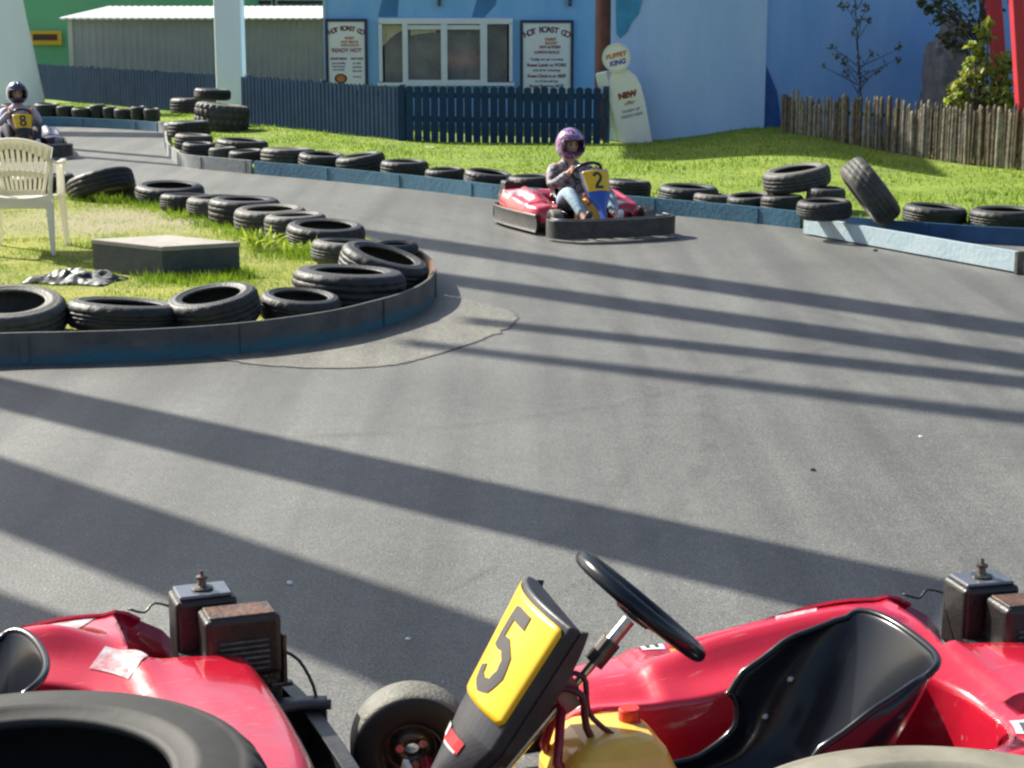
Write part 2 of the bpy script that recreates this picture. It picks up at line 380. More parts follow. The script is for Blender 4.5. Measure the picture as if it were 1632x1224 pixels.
rows = []
NR = 34
for i, p in enumerate(verge_path):
    end = Vector((p.x * 1.0 + (p.x) * (62 - p.y) / 60, 62, 0))
    q = Vector((p.x, p.y, 0)); row = []
    for k in range(NR):
        t = (k / (NR - 1)) ** 2.2; s = q.lerp(end, t)
        z = vheight(s.x, s.y) if k > 1 else (.02 if k == 0 else vheight(s.x, s.y))
        row.append(Vector((s.x, s.y, z)))
    row[1] = row[0] + Vector((0, .03, .06)); rows.append(row)
o = MB().grid(rows).build('verge_ground', M['grass_soil'], smooth=True); tag(o, kind='structure')

# grass blades
def blades(name, pts, hmin, hmax, wid, label):
    n = len(pts); p = np.array(pts, dtype=np.float32)
    ang = rng.uniform(0, 2 * np.pi, n); h = rng.uniform(hmin, hmax, n) * (p[:, 3] if p.shape[1] > 3 else 1); w_ = wid * rng.uniform(.6, 1.3, n)
    lean = rng.uniform(.1, .7, n) * h; la = rng.uniform(0, 2 * np.pi, n)
    a = p[:, :3] + np.stack([np.cos(ang) * w_, np.sin(ang) * w_, -.01 * np.ones(n)], 1)
    b = p[:, :3] - np.stack([np.cos(ang) * w_, np.sin(ang) * w_, .01 * np.ones(n)], 1)
    c = p[:, :3] + np.stack([np.cos(la) * lean, np.sin(la) * lean, h], 1)
    v = np.stack([a, b, c], 1).reshape(-1, 3).astype(np.float32)
    me = bpy.data.meshes.new(name); me.vertices.add(3 * n); me.vertices.foreach_set('co', v.ravel())
    me.loops.add(3 * n); me.loops.foreach_set('vertex_index', np.arange(3 * n, dtype=np.int32))
    me.polygons.add(n); me.polygons.foreach_set('loop_start', np.arange(0, 3 * n, 3, dtype=np.int32)); me.update()
    o = link(name, me, M['blade']); tag(o, label, 'grass', kind='stuff'); return o
cdirt = P(180, 352, ZI)
pts = []
xs = [p.x for p in island_loop]; ys = [p.y for p in island_loop]
x0, x1, y0, y1 = max(min(xs), -5.8), max(xs), min(ys), max(ys)
while len(pts) < 60000:
    x = random.uniform(x0, x1); y = random.uniform(y0, y1)
    if x < -.31 * y - .3 or not inside(island_loop, x, y): continue
    d = math.hypot((x - cdirt.x) / 1.9, (y - cdirt.y) / 1.7) + noise.noise(Vector((x * 1.1, y * 1.1, 0))) * .45
    if d < .75 and random.random() > .25 + .4 * max(0, d - .3): continue
    cl = .75 + .7 * noise.noise(Vector((x * 2.5, y * 2.5, 3)))
    pts.append((x, y, ZI, max(.35, cl)))
blades('island_grass', pts, .012, .035, .004, 'short patchy grass growing on the track island')
pts = []
cum = len(verge_path)
while len(pts) < 110000:
    x = random.uniform(-12, 8); y = random.uniform(13, 36)
    if abs(x) > .29 * y + .5: continue
    i = random.randrange(1)
    # behind the barrier line?
    pts.append((x, y))
vp = np.array([(p.x, p.y) for p in verge_path])
# boundary y as a function of x is not single valued at the left corner: use polygon test
vpoly = [Vector((p.x, p.y, 0)) for p in verge_path] + [Vector((30, 60, 0)), Vector((-30, 60, 0))]
def fast_inside(poly, X, Y):
    c = np.zeros(len(X), bool); j = len(poly) - 1
    for i in range(len(poly)):
        a, b = poly[i], poly[j]
        m_ = ((a.y > Y) != (b.y > Y))
        if a.y != b.y: c ^= m_ & (X < (b.x - a.x) * (Y - a.y) / (b.y - a.y) + a.x)
        j = i
    return c
A = np.array(pts); keep = fast_inside(vpoly, A[:, 0], A[:, 1] - .06); A = A[keep]
pts = [(x, y, vheight(x, y), max(.4, .8 + .8 * noise.noise(Vector((x * .9, y * .9, 0))))) for x, y in A.tolist() if not (y > 25.7 and x > -1)]
blades('verge_grass', pts, .025, .055, .009, 'bright green grass on the verge behind the far tyre barrier')

# ------------------------------------------------------------------ barriers
def barrier_mat(name, c1, c2, band=None):
    m = mat(name, c1, .55, col2=c2, vscale=3.5, bump=.25, bscale=25, detail=8)
    n = m.node_tree.nodes; l = m.node_tree.links; b = n['Principled BSDF']
    if band:
        src = b.inputs['Base Color'].links[0].from_socket; tc = n.new('ShaderNodeTexCoord'); sx = n.new('ShaderNodeSeparateXYZ')
        l.new(tc.outputs['Object'], sx.inputs[0]); no = n.new('ShaderNodeTexNoise'); no.inputs['Scale'].default_value = 4; no.inputs['Detail'].default_value = 6
        l.new(tc.outputs['Object'], no.inputs['Vector'])
        a = n.new('ShaderNodeMath'); a.operation = 'MULTIPLY_ADD'; a.inputs[1].default_value = .20; l.new(no.outputs[0], a.inputs[0]); l.new(sx.outputs[2], a.inputs[2])
        r = n.new('ShaderNodeValToRGB'); r.color_ramp.elements[0].position = .115; r.color_ramp.elements[1].position = .19; no.inputs['Scale'].default_value = 1.6
        r.color_ramp.elements[0].color = (1, 1, 1, 1); r.color_ramp.elements[1].color = (0, 0, 0, 1); l.new(a.outputs[0], r.inputs[0])
        mx = n.new('ShaderNodeMix'); mx.data_type = 'RGBA'; l.new(r.outputs[0], mx.inputs[0]); l.new(src, mx.inputs[6]); mx.inputs[7].default_value = (*band, 1)
        l.new(mx.outputs[2], b.inputs['Base Color'])
    return m
def barrier(name, path, h, th, m, label, cat='barrier', cap=None, group=None, z0=0, seam=1.2):
    root = thing(name, label, cat, path[len(path) // 2], 0, group); o0 = Vector(path[len(path) // 2])
    mb = MB(); rows = []
    for i, p in enumerate(path):
        a = path[max(i - 1, 0)]; b = path[min(i + 1, len(path) - 1)]; d = (b - a); d.z = 0; d.normalize(); q = Vector((-d.y, d.x, 0)) * th
        p = p - o0; wob = .006 * noise.noise(p * 1.3)
        lo, hi = Vector((0, 0, z0)), Vector((0, 0, h + wob))
        rows.append([p + lo, p + q + lo, p + q + hi, p + hi, p + lo])
    mb.grid(rows); mb.f.append((0, 1, 2, 3)); k = (len(path) - 1) * 5; mb.f.append((k, k + 1, k + 2, k + 3))
    mb.build('panel', m, root)
    # battens at the joints between boards
    dist = 0; last = path[0]
    for i, p in enumerate(path[1:-1]):
        dist += (p - last).length; last = p
        if dist > seam:
            dist = 0; d = (path[i + 2] - path[i]); d.z = 0; d.normalize(); q = Vector((-d.y, d.x, 0))
            mb = MB(); mb.box(p - o0 + q * (-.004) + Vector((0, 0, (h + z0) / 2)), (.05, .010, h - z0 - .02), (0, 0, math.atan2(d.y, d.x)))
            mb.build('batten', m, root)
    return root
BLUE_B = barrier_mat('barrier_blue', (.028, .105, .165), (.05, .16, .235))
GRIMY = barrier_mat('barrier_grimy', (.030, .034, .038), (.11, .11, .105), band=(.02, .11, .16))
PALE = barrier_mat('barrier_pale', (.24, .33, .38), (.36, .44, .47))
GREY_B = barrier_mat('barrier_grey', (.17, .19, .19), (.30, .31, .30))
fullisl = catmull([P(u, v) for u, v in ISL_FRONT], 70)
barrier('curved_barrier', fullisl, .185, .02, GRIMY, 'low grimy board kerb curving round the near edge of the grass island')
_bb = catmull([P(u, v) for u, v in [(696, 470)] + ISL_BACK], 90)[1:]
barrier('tip_barrier', _bb[:14], .175, .02, mat('barrier_brown', (.25, .11, .05), .6, col2=(.10, .09, .09), vscale=2.0), 'short brown board kerb closing the tip of the island behind the leaning tyre', seam=9)
barrier('back_barrier', _bb[13:], .07, .02, mat('barrier_dark', (.03, .03, .032), .7, var=.4), 'very low dark kerb along the far side of the grass island behind its tyres')
vl = vslice(0, 4)
barrier('left_barrier', vl, .15, .03, BLUE_B, 'low blue board kerb running below the small tyres at far left')
vc = vslice(4, 10)[1:]
barrier('corner_barrier', vc, .16, .03, GREY_B, 'scuffed grey metal kerb bending round the far corner of the track', seam=.8)
vr = vslice(10, 19)[1:]
barrier('far_barrier', vr, .155, .03, BLUE_B, 'long blue board kerb behind the kart numbered 2')
vrr = vslice(19, NV)[1:]
barrier('right_barrier', vrr, .15, .03, mat('barrier_deep_blue', (.015, .07, .17), .5, var=.25, vscale=4), 'dark blue board kerb behind the loose pale board at right')
# loose board pushed out onto the track
a_, b_ = P(1280, 374), P(1622, 437)
brd = barrier('loose_board', [a_.lerp(b_, i / 12) for i in range(13)], .165, .05, PALE, 'pale blue loose board sticking out across the track edge at right', 'board', seam=9, z0=.015)
# steel end bracket of the loose board
mb = MB(); d = (b_ - a_).normalized()
mb.box((0, 0, .09), (.03, .075, .17), (0, 0, math.atan2(d.y, d.x)))
mb.build('end_bracket', M['steel_dark'], brd, loc=b_ - a_.lerp(b_, .5) + d * .012)

# ------------------------------------------------------------------ tyres
def tyre_mesh(name, seg=96, lug=1, wide=.2, Ro=.30, rim=.19, tread=True, lugd=.006):
    W = wide
    prof = [(rim, .012), (rim + .01, 0.004), (rim + .035, 0.0), (Ro - .055, .004), (Ro - .025, .010), (Ro - .010, .026), (Ro - .002, .042),
            (Ro, .060), (Ro - .004, .063), (Ro - .004, .067), (Ro + .002, .070), (Ro + .002, W / 2 - .006), (Ro - .005, W / 2 - .003), (Ro - .005, W / 2 + .003), (Ro + .002, W / 2 + .006),
            (Ro + .002, W - .070), (Ro - .004, W - .067), (Ro - .004, W - .063), (Ro, W - .060), (Ro - .002, W - .042), (Ro - .010, W - .026), (Ro - .025, W - .010),
            (Ro - .04, W - .004), (Ro - .045, W - .0055), (Ro - .05, W - .003), (rim + .045, W - .001), (rim + .036, W + .001), (rim + .03, W - .004), (rim + .01, W - .010), (rim, W - .012), (rim - .002, W - .024),
            (rim + .012, W - .028), (Ro - .045, W - .026), (Ro - .018, W - .05), (Ro - .018, .05), (Ro - .045, .026), (rim + .012, .028), (rim - .002, .024)]
    vs = []; k = len(prof)
    for i in range(seg):
        t = 2 * math.pi * i / seg
        for j, (r, z) in enumerate(prof):
            if tread and 5 <= j <= 20:
                ph = (i + (j // 3)) % 4
                if ph == 0: r -= lugd
            vs.append((r * math.cos(t), r * math.sin(t), z))
    fs = [(i * k + j, ((i + 1) % seg) * k + j, ((i + 1) % seg) * k + (j + 1) % k, i * k + (j + 1) % k) for i in range(seg) for j in range(k)]
    me = bpy.data.meshes.new(name); me.from_pydata(vs, [], fs); me.update()
    bm = bmesh.new(); bm.from_mesh(me); bmesh.ops.recalc_face_normals(bm, faces=bm.faces); bm.to_mesh(me); bm.free()
    me.shade_smooth(); return me
TY = [tyre_mesh('tyre_a', 88), tyre_mesh('tyre_b', 96, wide=.175, rim=.20), tyre_mesh('tyre_c', 80, wide=.225, rim=.18)]
for t in TY: t.materials.append(M['rubber'])
TYD = [t.copy() for t in TY]
for t in TYD: t.materials.clear(); t.materials.append(M['rubber_dusty'])
TYT = tyre_mesh('tyre_tractor', 96, wide=.30, rim=.15, lugd=.03); TYT.materials.append(M['rubber_dusty'])
def tyre(u, v, wpx, label, z0=.0, tx=0, ty=0, var=0, group=None, dz=0, dusty=False, mesh=None, hs=1.0, back=.95, zp=None):
    f = P(u, v, zp if zp is not None else z0); s = pxm(f); r = wpx * 1.05 / s / 2; hs = hs * 1.12 if mesh is None else hs; dusty = dusty or (mesh is None and random.random() < .12)
    sc_ = r / .30
    o = bpy.data.objects.new('tyre', mesh or (TYD if dusty else TY)[var]); C.objects.link(o)
    o.location = (f.x * (1 + r * back / f.y), f.y + r * back, z0 + dz); o.scale = (sc_, sc_, (min(max(sc_, .82), .90) if mesh is None else sc_) * hs)
    o.rotation_euler = (R(tx), R(ty), random.uniform(0, 6))
    tx += random.uniform(-2.5, 3.5); ty += random.uniform(-2.5, 2.5)
    q = Euler((R(tx), R(ty), 0)).to_quaternion() @ Euler((0, 0, random.uniform(0, 6))).to_quaternion()
    o.rotation_mode = 'QUATERNION'; o.rotation_quaternion = q
    return tag(o, label, 'tyre', group)
GI = 'tyres edging the grass island'
# near row of the island
tyre(18, 548, 176, 'worn flat tyre at the near left corner of the island, cut by the photo edge', ZI, 7, 4, 0, GI, dz=.02, dusty=True)
tyre(-190, 556, 180, 'tyre beyond the left edge in the near row of the island', ZI, 0, 0, 1, GI)
tyre(197, 541, 176, 'sagging black tyre in the near row with a blue scuff, left of the small weed', ZI, -3, 3, 1, GI, hs=1.0)
tyre(346, 533, 144, 'tilted black tyre right behind the small weed in the near row', ZI, 5, -5, 0, GI, dz=.015)
tyre(478, 521, 126, 'smaller flat tyre with a grey rim in the near row, right of the weed', ZI, 5, 3, 1, GI)
tyre(556, 500, 176, 'big black tyre at the right end of the near row before the kerb tip', ZI, -4, 3, 2, GI, dz=.01)
tyre(606, 474, 140, 'black tyre leaning on top of others at the tip of the island', ZI, 2, 14, 0, GI, dz=.07)
tyre(632, 430, 70, 'tyre half hidden behind the leaning tyre at the island tip', ZI, 0, 0, 0, GI)
tyre(553, 428, 112, 'flat grey tyre under the leaning tyre at the island tip', ZI, 0, 2, 1, GI, dusty=True)
tyre(519, 398, 122, 'thin flat tyre on the far edge beside the yellow weeds', ZI, 0, 2, 1, GI)
tyre(472, 384, 96, 'sunken tyre directly behind the yellow weeds on the island', ZI, 0, 0, 0, GI)
tyre(432, 374, 112, 'open tyre with a worn grey tread left of the yellow weeds', ZI, 0, 2, 0, GI, dusty=True)
tyre(390, 362, 110, 'black tyre on the far edge, two places left of the yellow weeds', ZI, 0, 2, 2, GI)
tyre(348, 349, 96, 'flat tyre behind the slab, fourth from the yellow weeds along the far edge', ZI, 0, 1, 1, GI, dusty=True)
tyre(296, 340, 78, 'small tyre sunk in grass above the middle of the slab', ZI, 0, 0, 1, GI)
tyre(271, 327, 106, 'flat tyre with a bright sunlit rim right of the tipped up tyre', ZI, 0, 1, 1, GI)
tyre(190, 322, 60, 'low tyre mostly sunk in the grass in front of the tipped up tyre', ZI - .04, 0, 0, 1, GI)
tyre(166, 322, 104, 'large dark tyre tipped up on its edge at the far side of the island', ZI, -10, -15, 2, GI, dz=.03, back=.9, hs=1.0)
tyre(70, 312, 96, 'tyre behind the legs of the white chair on the far edge', ZI - .03, 0, 0, 0, GI)
tyre(-30, 310, 96, 'tyre left of the white chair at the photo edge', ZI - .03, 0, 0, 1, GI)

GF = 'tyres lined up behind the far kerb'
def vg(u):
    return interp(u, [p[0] for p in VERGE[9:]], [p[1] for p in VERGE[9:]])
ZV = .06
row = [
 (303, 262, 66, 'back tyre of the pile at the far corner beside the grey kerb', 0, 0, .10),
 (309, 266, 58, 'tyre in the middle of the pile at the far corner of the track', 0, 2, .04),
 (317, 268, 50, 'front black tyre of the pile at the far corner of the track', 0, 0, .0),
 (386, 262, 80, 'wide flat tyre in the back row right of the corner pile', 0, 2, .02),
 (357, 270, 44, 'small tyre between the corner pile and the front pair', 0, 0, .0),
 (394, 272, 54, 'tyre standing in front of the wide flat tyre near the far corner', 0, 0, .01),
 (460, 277, 84, 'large flat tyre with a bright rim under the left notice board', 0, 0, .0),
 (513, 281, 72, 'black tyre in line with the left notice board, next to a sloping one', 0, 2, .0),
 (578, 287, 76, 'sloping tyre with its right side lifted, below the window left edge', 0, -9, .0),
 (645, 294, 74, 'black tyre directly below the left half of the serving window', 0, 3, .0),
 (710, 302, 62, 'small flat tyre below the middle of the serving window', 0, 0, .0),
 (777, 308, 76, 'black tyre below the right end of the serving window', 0, 6, .0),
 (848, 314, 76, 'tyre just left of the red kart bodywork', 0, 0, .0),
 (925, 322, 76, 'tyre hidden behind the driver of kart 2', 0, 0, .0),
 (1000, 328, 70, 'tyre just right of the yellow number 2 plate', 0, 2, .02),
 (1096, 336, 92, 'wide tyre two places right of the number 2 plate', 0, 2, .01),
 (1142, 348, 78, 'low tyre in front, between the wide tyre and the raised stack', 0, 3, -.03),
 (1195, 352, 70, 'tyre at the left foot of the raised tilted tyre', 0, -3, .0),
 (1246, 356, 66, 'dark tyre in shade under the raised tilted tyre', 0, 0, .0),
]
for u, v, wp, lab, tx, ty, dz in row:
    v2 = vg(u) - (5 if u > 330 else 6)
    if dz >= .04: v2 -= 8
    if lab.startswith('wide flat') or lab.startswith('back tyre'): v2 -= 14
    tyre(u, v2, wp, lab, ZV + max(dz, -.04), tx, ty, random.choice([0, 1, 2]), GF, zp=0)
tyre(1270, 352, 104, 'raised tyre tilted on top of two others left of the leaning tyre', ZV, 3, -8, 0, 'tyres piled beside the loose board', dz=.215, zp=0)
tyre(1314, 356, 60, 'tyre standing behind the leaning tyre and the gap', ZV, 0, 0, 0, 'tyres piled beside the loose board', dz=.03, zp=0, hs=1.25)
tyre(1312, 385, 84, 'flat tyre resting on the inner end of the loose pale board', .0, -2, -3, 1, 'tyres piled beside the loose board', dz=.185, back=.55)
tyre(1366, 384, 112, 'sunlit tyre leaning steeply on the flat one over the loose board', .0, 0, 52, 0, 'tyres piled beside the loose board', dz=.34, dusty=True, back=.45, hs=1.2)
tyre(1487, 375, 98, 'flat tyre behind the middle of the loose pale board', ZV, 0, 2, 1, GF, zp=0)
tyre(1598, 381, 106, 'flat tyre behind the outer end of the loose pale board', ZV, 0, -2, 1, GF, zp=0)
tyre(1720, 386, 104, 'flat tyre past the right edge behind the loose board', ZV, 0, 0, 1, GF, zp=0)
GL = 'small tyres on the far left kerb'
for i, (u, v, wp, lab) in enumerate([(18, 193, 26, 'tyre behind the helmet of the driver on kart 8'), (50, 194, 20, 'small tyre touching the foot of the big white pylon'),
    (76, 195, 36, 'widest dark tyre right of the big white pylon'), (106, 196, 25, 'pinkish topped small tyre, third from the big pylon'), (132, 197, 29, 'tyre with a sunlit top, fourth from the big pylon'),
    (158, 197, 23, 'low small tyre in the middle of the far left row'), (177, 198, 19, 'narrowest tyre of the far left row'), (198, 199, 28, 'tall dark tyre in the right half of the far left row'),
    (222, 200, 21, 'small tyre second from the right end of the far left row'), (243, 201, 23, 'last small tyre at the right end of the far left row')]):
    tyre(u, v + 3, wp * 1.1, lab, .10, 0, random.uniform(-3, 3), i % 3, GL, hs=1.15, zp=0)
tyre(292, 222, 60, 'grey tyre right of the small ones near the tractor tyres', .04, 0, 2, 0, GF, dusty=True, dz=.03)
GT = 'tractor tyres at the foot of the white pillar'
tyre(310, 184, 72, 'dark smooth tractor tyre standing behind the ribbed one', .06, 0, 0, 0, GT, hs=1.5)
tyre(352, 212, 84, 'ribbed grey tractor tyre lying in front of the white pillar', .06, 0, 5, 0, GT, mesh=TYT, hs=1.0)
tyre(340, 203, 56, 'small tyre lying on top of the ribbed tractor tyre', .06, 0, 5, 1, GT, dz=.42, back=1.1)

# two pit-lane stacks right in front of the camera
TYB = tyre_mesh('tyre_large', 160, wide=.235, rim=.225, Ro=.37, lugd=.009); TYB.materials.append(mat('rubber_near', (.010, .010, .010), .72, col2=(.024, .024, .021), vscale=5, bump=.06, bscale=30))
TYB2 = TYB.copy(); TYB2.materials.clear(); TYB2.materials.append(M['rubber_tan'])
def stack(u, vtop, ztop, meshes, labels, grp):
    # far rim edge of the top tyre is what the photo shows
    far = P(u, vtop, ztop); n = 4; h = ztop / n
    c = Vector((far.x, far.y - .37, 0))
    for k in range(n):
        o = bpy.data.objects.new('tyre', meshes); C.objects.link(o)
        o.location = (c.x + (random.uniform(-.012, .012) if k < n - 1 else 0), c.y + (random.uniform(-.012, .012) if k < n - 1 else 0), k * h)
        o.scale = (1, 1, h / .235); o.rotation_euler = (0, 0, random.uniform(0, 6))
        tag(o, labels[k], 'tyre', grp)
ls = lambda s: ['bottom tyre of the ' + s, 'second tyre from the bottom of the ' + s, 'third tyre from the bottom of the ' + s, 'top tyre of the ' + s]
stack(120, 1082, .95, TYB, ls('black stack at the near left corner'), 'near left tyre stack')
stack(1452, 1168, .95, TYB2, ls('dusty tan stack at the near right corner'), 'near right tyre stack')

# ------------------------------------------------------------------ island objects
# timber/concrete slab
def slab():
    z1 = .30
    A = P(258, 443, ZI); B = P(381, 436, ZI)
    top = [P(147, 381, z1), P(258, 393, z1), P(381, 386, z1)]
    A = Vector((top[1].x, top[1].y)); B = Vector((top[2].x, top[2].y)); D = Vector((top[0].x, top[0].y)); E = B + D - A
    root = thing('concrete_plinth', 'low dark grey square plinth with a pale top in the island grass', 'plinth', (A.x, A.y, 0))
    q = [Vector((p.x - A.x, p.y - A.y)) for p in (A, B, E, D)]
    mb = MB(); mb.add([(p.x, p.y, -.02) for p in q] + [(p.x, p.y, z1 - .035) for p in q], [(0, 1, 5, 4), (1, 2, 6, 5), (2, 3, 7, 6), (3, 0, 4, 7), (4, 5, 6, 7)])
    mb.build('base', mat('plinth_side', (.035, .042, .05), .6, col2=(.07, .075, .08), vscale=7, bump=.2), root)
    c = (q[0] + q[2]) / 2; q2 = [c + (p - c) * 1.02 for p in q]
    mb = MB(); mb.add([(p.x, p.y, z1 - .034) for p in q2] + [(p.x, p.y, z1) for p in q2], [(0, 1, 5, 4), (1, 2, 6, 5), (2, 3, 7, 6), (3, 0, 4, 7), (4, 5, 6, 7), (3, 2, 1, 0)])
    mb.build('top', mat('plinth_top', (.26, .24, .22), .8, col2=(.36, .33, .29), vscale=5, bump=.3), root, bevel=.006)
slab()
# crumpled black and white sack
def sack():
    c = P(118, 448, ZI); rows = []
    n, m_ = 46, 30
    for i in range(n):
        r = []
        for j in range(m_):
            x = (i / (n - 1) - .5) * .62; y = (j / (m_ - 1) - .5) * .42
            e = max(abs(x) / .31, abs(y) / .21)
            k = 1 + .25 * noise.noise(Vector((math.atan2(y, x) * 1.5, 1, 0)))
            z = (.03 + .10 * abs(noise.noise(Vector((x * 7, y * 9, 2)))) + .035 * abs(noise.noise(Vector((x * 17, y * 17, 5))))) * (1 - e ** 3) + .004
            r.append((x * k, y * k, z))
        rows.append(r)
    o = MB().grid(rows).build('plastic_sack', pattern('sack', [(.012, .012, .018), (.016, .016, .022), (.30, .29, .27), (.012, .012, .018)], 9, .4), loc=c, smooth=True, solid=.003, rot=(0, 0, R(-12)))
    tag(o, 'crumpled black and white plastic sack lying on the island grass', 'sack')
sack()
# leafy weeds
def leafy(name, loc, n, ln, wd, m, label, up=.6, cat='weed', spread=1.0):
    mb = MB()
    for i in range(n):
        a = random.uniform(0, 6.28); e = random.uniform(up - .35, up + .45); l = ln * random.uniform(.6, 1.15)
        d = Vector((math.cos(a) * math.cos(e), math.sin(a) * math.cos(e), math.sin(e))); side = Vector((-math.sin(a), math.cos(a), 0)) * wd / 2
        base = Vector((random.uniform(-.03, .03), random.uniform(-.03, .03), 0)) * spread; droop = Vector((0, 0, -l * .25))
        p1 = base + d * l * .5; p2 = base + d * l + droop
        mb.add([base, p1 + side + Vector((0, 0, .004)), p2, p1 - side + Vector((0, 0, .004)), p1 - Vector((0, 0, .006))], [(0, 1, 4), (1, 2, 4), (2, 3, 4), (3, 0, 4)])
    o = mb.build(name, m, loc=loc, fix=False); tag(o, label, cat); return o
leafy('weed', P(313, 519, 0) + Vector((0, .0, .17)), 18, .13, .032, M['weed'], 'small light green weed growing over the kerb of the near tyres', .5)
leafy('weed', P(418, 398, ZI), 60, .26, .03, M['weed'], 'bright yellow green weeds beside the sunken tyre on the island', 1.0, spread=4)
leafy('weed', P(478, 404, ZI), 40, .17, .02, M['weed'], 'thin green weeds right of the bright yellow clump', 1.0, spread=4)
leafy('weed', P(300, 425, ZI), 30, .10, .014, M['blade'], 'grass tuft growing against the front of the plinth', 1.0, spread=7)
leafy('weed', P(565, 425, ZI + .12), 14, .17, .012, M['weed'], 'thin weed poking through the stacked tyres at the island tip', 1.0)
mb = MB()
for i in range(4):
    mb.lathe([(0, -.03), (.03, -.022), (.04, 0), (.03, .022), (0, .03)], 10, (random.uniform(-.05, .05), random.uniform(-.05, .05), .0 + random.uniform(0, .05)))
o = mb.build('white_fungus', mat('cream_puff', (.7, .62, .35), .7, var=.1), loc=P(432, 372, ZI) + Vector((0, 0, .1)), smooth=True); tag(o, 'pale yellow rounded clump on top of the yellow weeds', 'fungus')
# taller grass round tyres and the plinth
pts = []
for (u, v, wp) in [(130, 316, 40), (190, 322, 50), (250, 330, 50), (300, 344, 50), (350, 358, 50), (395, 372, 60), (440, 384, 60), (490, 398, 50), (230, 400, 60), (200, 395, 60), (320, 445, 70), (270, 446, 50), (370, 438, 30), (520, 410, 50), (470, 408, 60), (340, 452, 60), (180, 392, 40)]:
    for k in range(620):
        p = P(u + random.gauss(0, wp * .5), v + random.gauss(0, 4), ZI); pts.append((p.x, p.y, ZI, random.uniform(.6, 1.3)))
blades('tall_grass', pts, .03, .085, .005, 'longer uncut grass at the foot of the island tyres and plinth')

# ------------------------------------------------------------------ plastic chair
def chair():
    root = thing('garden_chair', 'cream plastic garden chair with a fan slatted back on the island', 'chair', P(34, 404, ZI) + Vector((0, .02, 0)), R(3), scale=1.08)
    m = M['chair']
    # local: y forward (away from viewer), back towards the viewer
    def backpt(s, h):  # s -1..1 across, h 0..1 up
        hw = .17 + .09 * h + .0 * s; yb = -.03 - .14 * h
        return Vector((s * hw, yb + .05 * s * s, .43 + .42 * h - .055 * s * s * h))
    for i in range(11):
        s = -.86 + 1.72 * i / 10; mb = MB()
        pts_ = [backpt(s, h) for h in np.linspace(.02, .96, 8)]
        for a, b in zip(pts_, pts_[1:]): pass
        rows = []
        for p in pts_:
            k = .009 + .004 * (p.z - .43) / .42
            rows.append([p + Vector((-k, -.006, 0)), p + Vector((k, -.006, 0)), p + Vector((k, .006, 0)), p + Vector((-k, .006, 0)), p + Vector((-k, -.006, 0))])
        mb.grid(rows); mb.build('back_slat', m, root)
    mb = MB(); top = [backpt(s, 1.0) for s in np.linspace(-1.12, 1.12, 21)]
    rows = []
    for h0 in (.88, 1.03):
        pass
    for s in np.linspace(-1.1, 1.1, 25):
        lo = backpt(s, .84 - .12 * s * s); hi = backpt(s, 1.03 - .02 * s * s)
        rows.append([lo + Vector((0, -.012, 0)), hi + Vector((0, -.016, 0)), hi + Vector((0, .012, .004)), lo + Vector((0, .012, 0)), lo + Vector((0, -.012, 0))])
    mb.grid(rows); mb.build('top_rail', m, root, smooth=False, bevel=.004)
    mb = MB()
    for h in (.36, .0):
        rows = []
        for s in np.linspace(-1.0, 1.0, 15):
            lo = backpt(s, h); hi = backpt(s, h + .10)
            rows.append([lo + Vector((0, -.010, 0)), hi + Vector((0, -.010, 0)), hi + Vector((0, .010, 0)), lo + Vector((0, .010, 0)), lo + Vector((0, -.010, 0))])
        mb.grid(rows)
    mb.build('back_rail', m, root)
    mb = MB()
    for s in (-1, 1):
        mb.tube([backpt(s * 1.03, h) for h in np.linspace(0, .95, 8)], .013, 8)
    mb.build('back_frame', m, root, smooth=True)
    mb = MB(); rows = []
    for y in np.linspace(-.05, .42, 9):
        rows.append([(x, y, .41 + .015 * math.cos(y * 9) - .02 * math.cos(x * 6)) for x in np.linspace(-.225, .225, 9)])
    mb.grid(rows); mb.build('seat', m, root, smooth=True, solid=.012)
    mb = MB(); mb.box((0, -.06, .375), (.42, .015, .075)); mb.build('rear_apron', m, root, bevel=.004)
    for sx in (-1, 1):
        for fy in (0, 1):
            x = sx * .235; y = .40 if fy else -.06; mb = MB()
            pts_ = [Vector((x, y, .64 if fy else .44)), Vector((x, y, .40)), Vector((x + sx * .02, y + (.03 if fy else -.06), 0))]
            rows = []
            for p, ww in zip(pts_, (.050, .056, .030)):
                q = ww / 2; rows.append([p + Vector((-q, -q * .8, 0)), p + Vector((q, -q * .8, 0)), p + Vector((q, q * .8, 0)), p + Vector((-q, q * .8, 0)), p + Vector((-q, -q * .8, 0))])
            mb.grid(rows); mb.build('leg', m, root, bevel=.005)
        mb = MB(); arm = catmull([(sx * .255, -.10, .70), (sx * .285, 0, .665), (sx * .285, .2, .66), (sx * .27, .38, .655), (sx * .245, .42, .62)], 14)
        mb.tube(arm, .027, 8, flat=.45); mb.tube(catmull([(sx * .262, -.08, .69), (sx * .255, -.06, .60), (sx * .238, -.055, .44)], 8), .017, 8)
        mb.build('armrest', m, root, smooth=True)
    return root
chair()

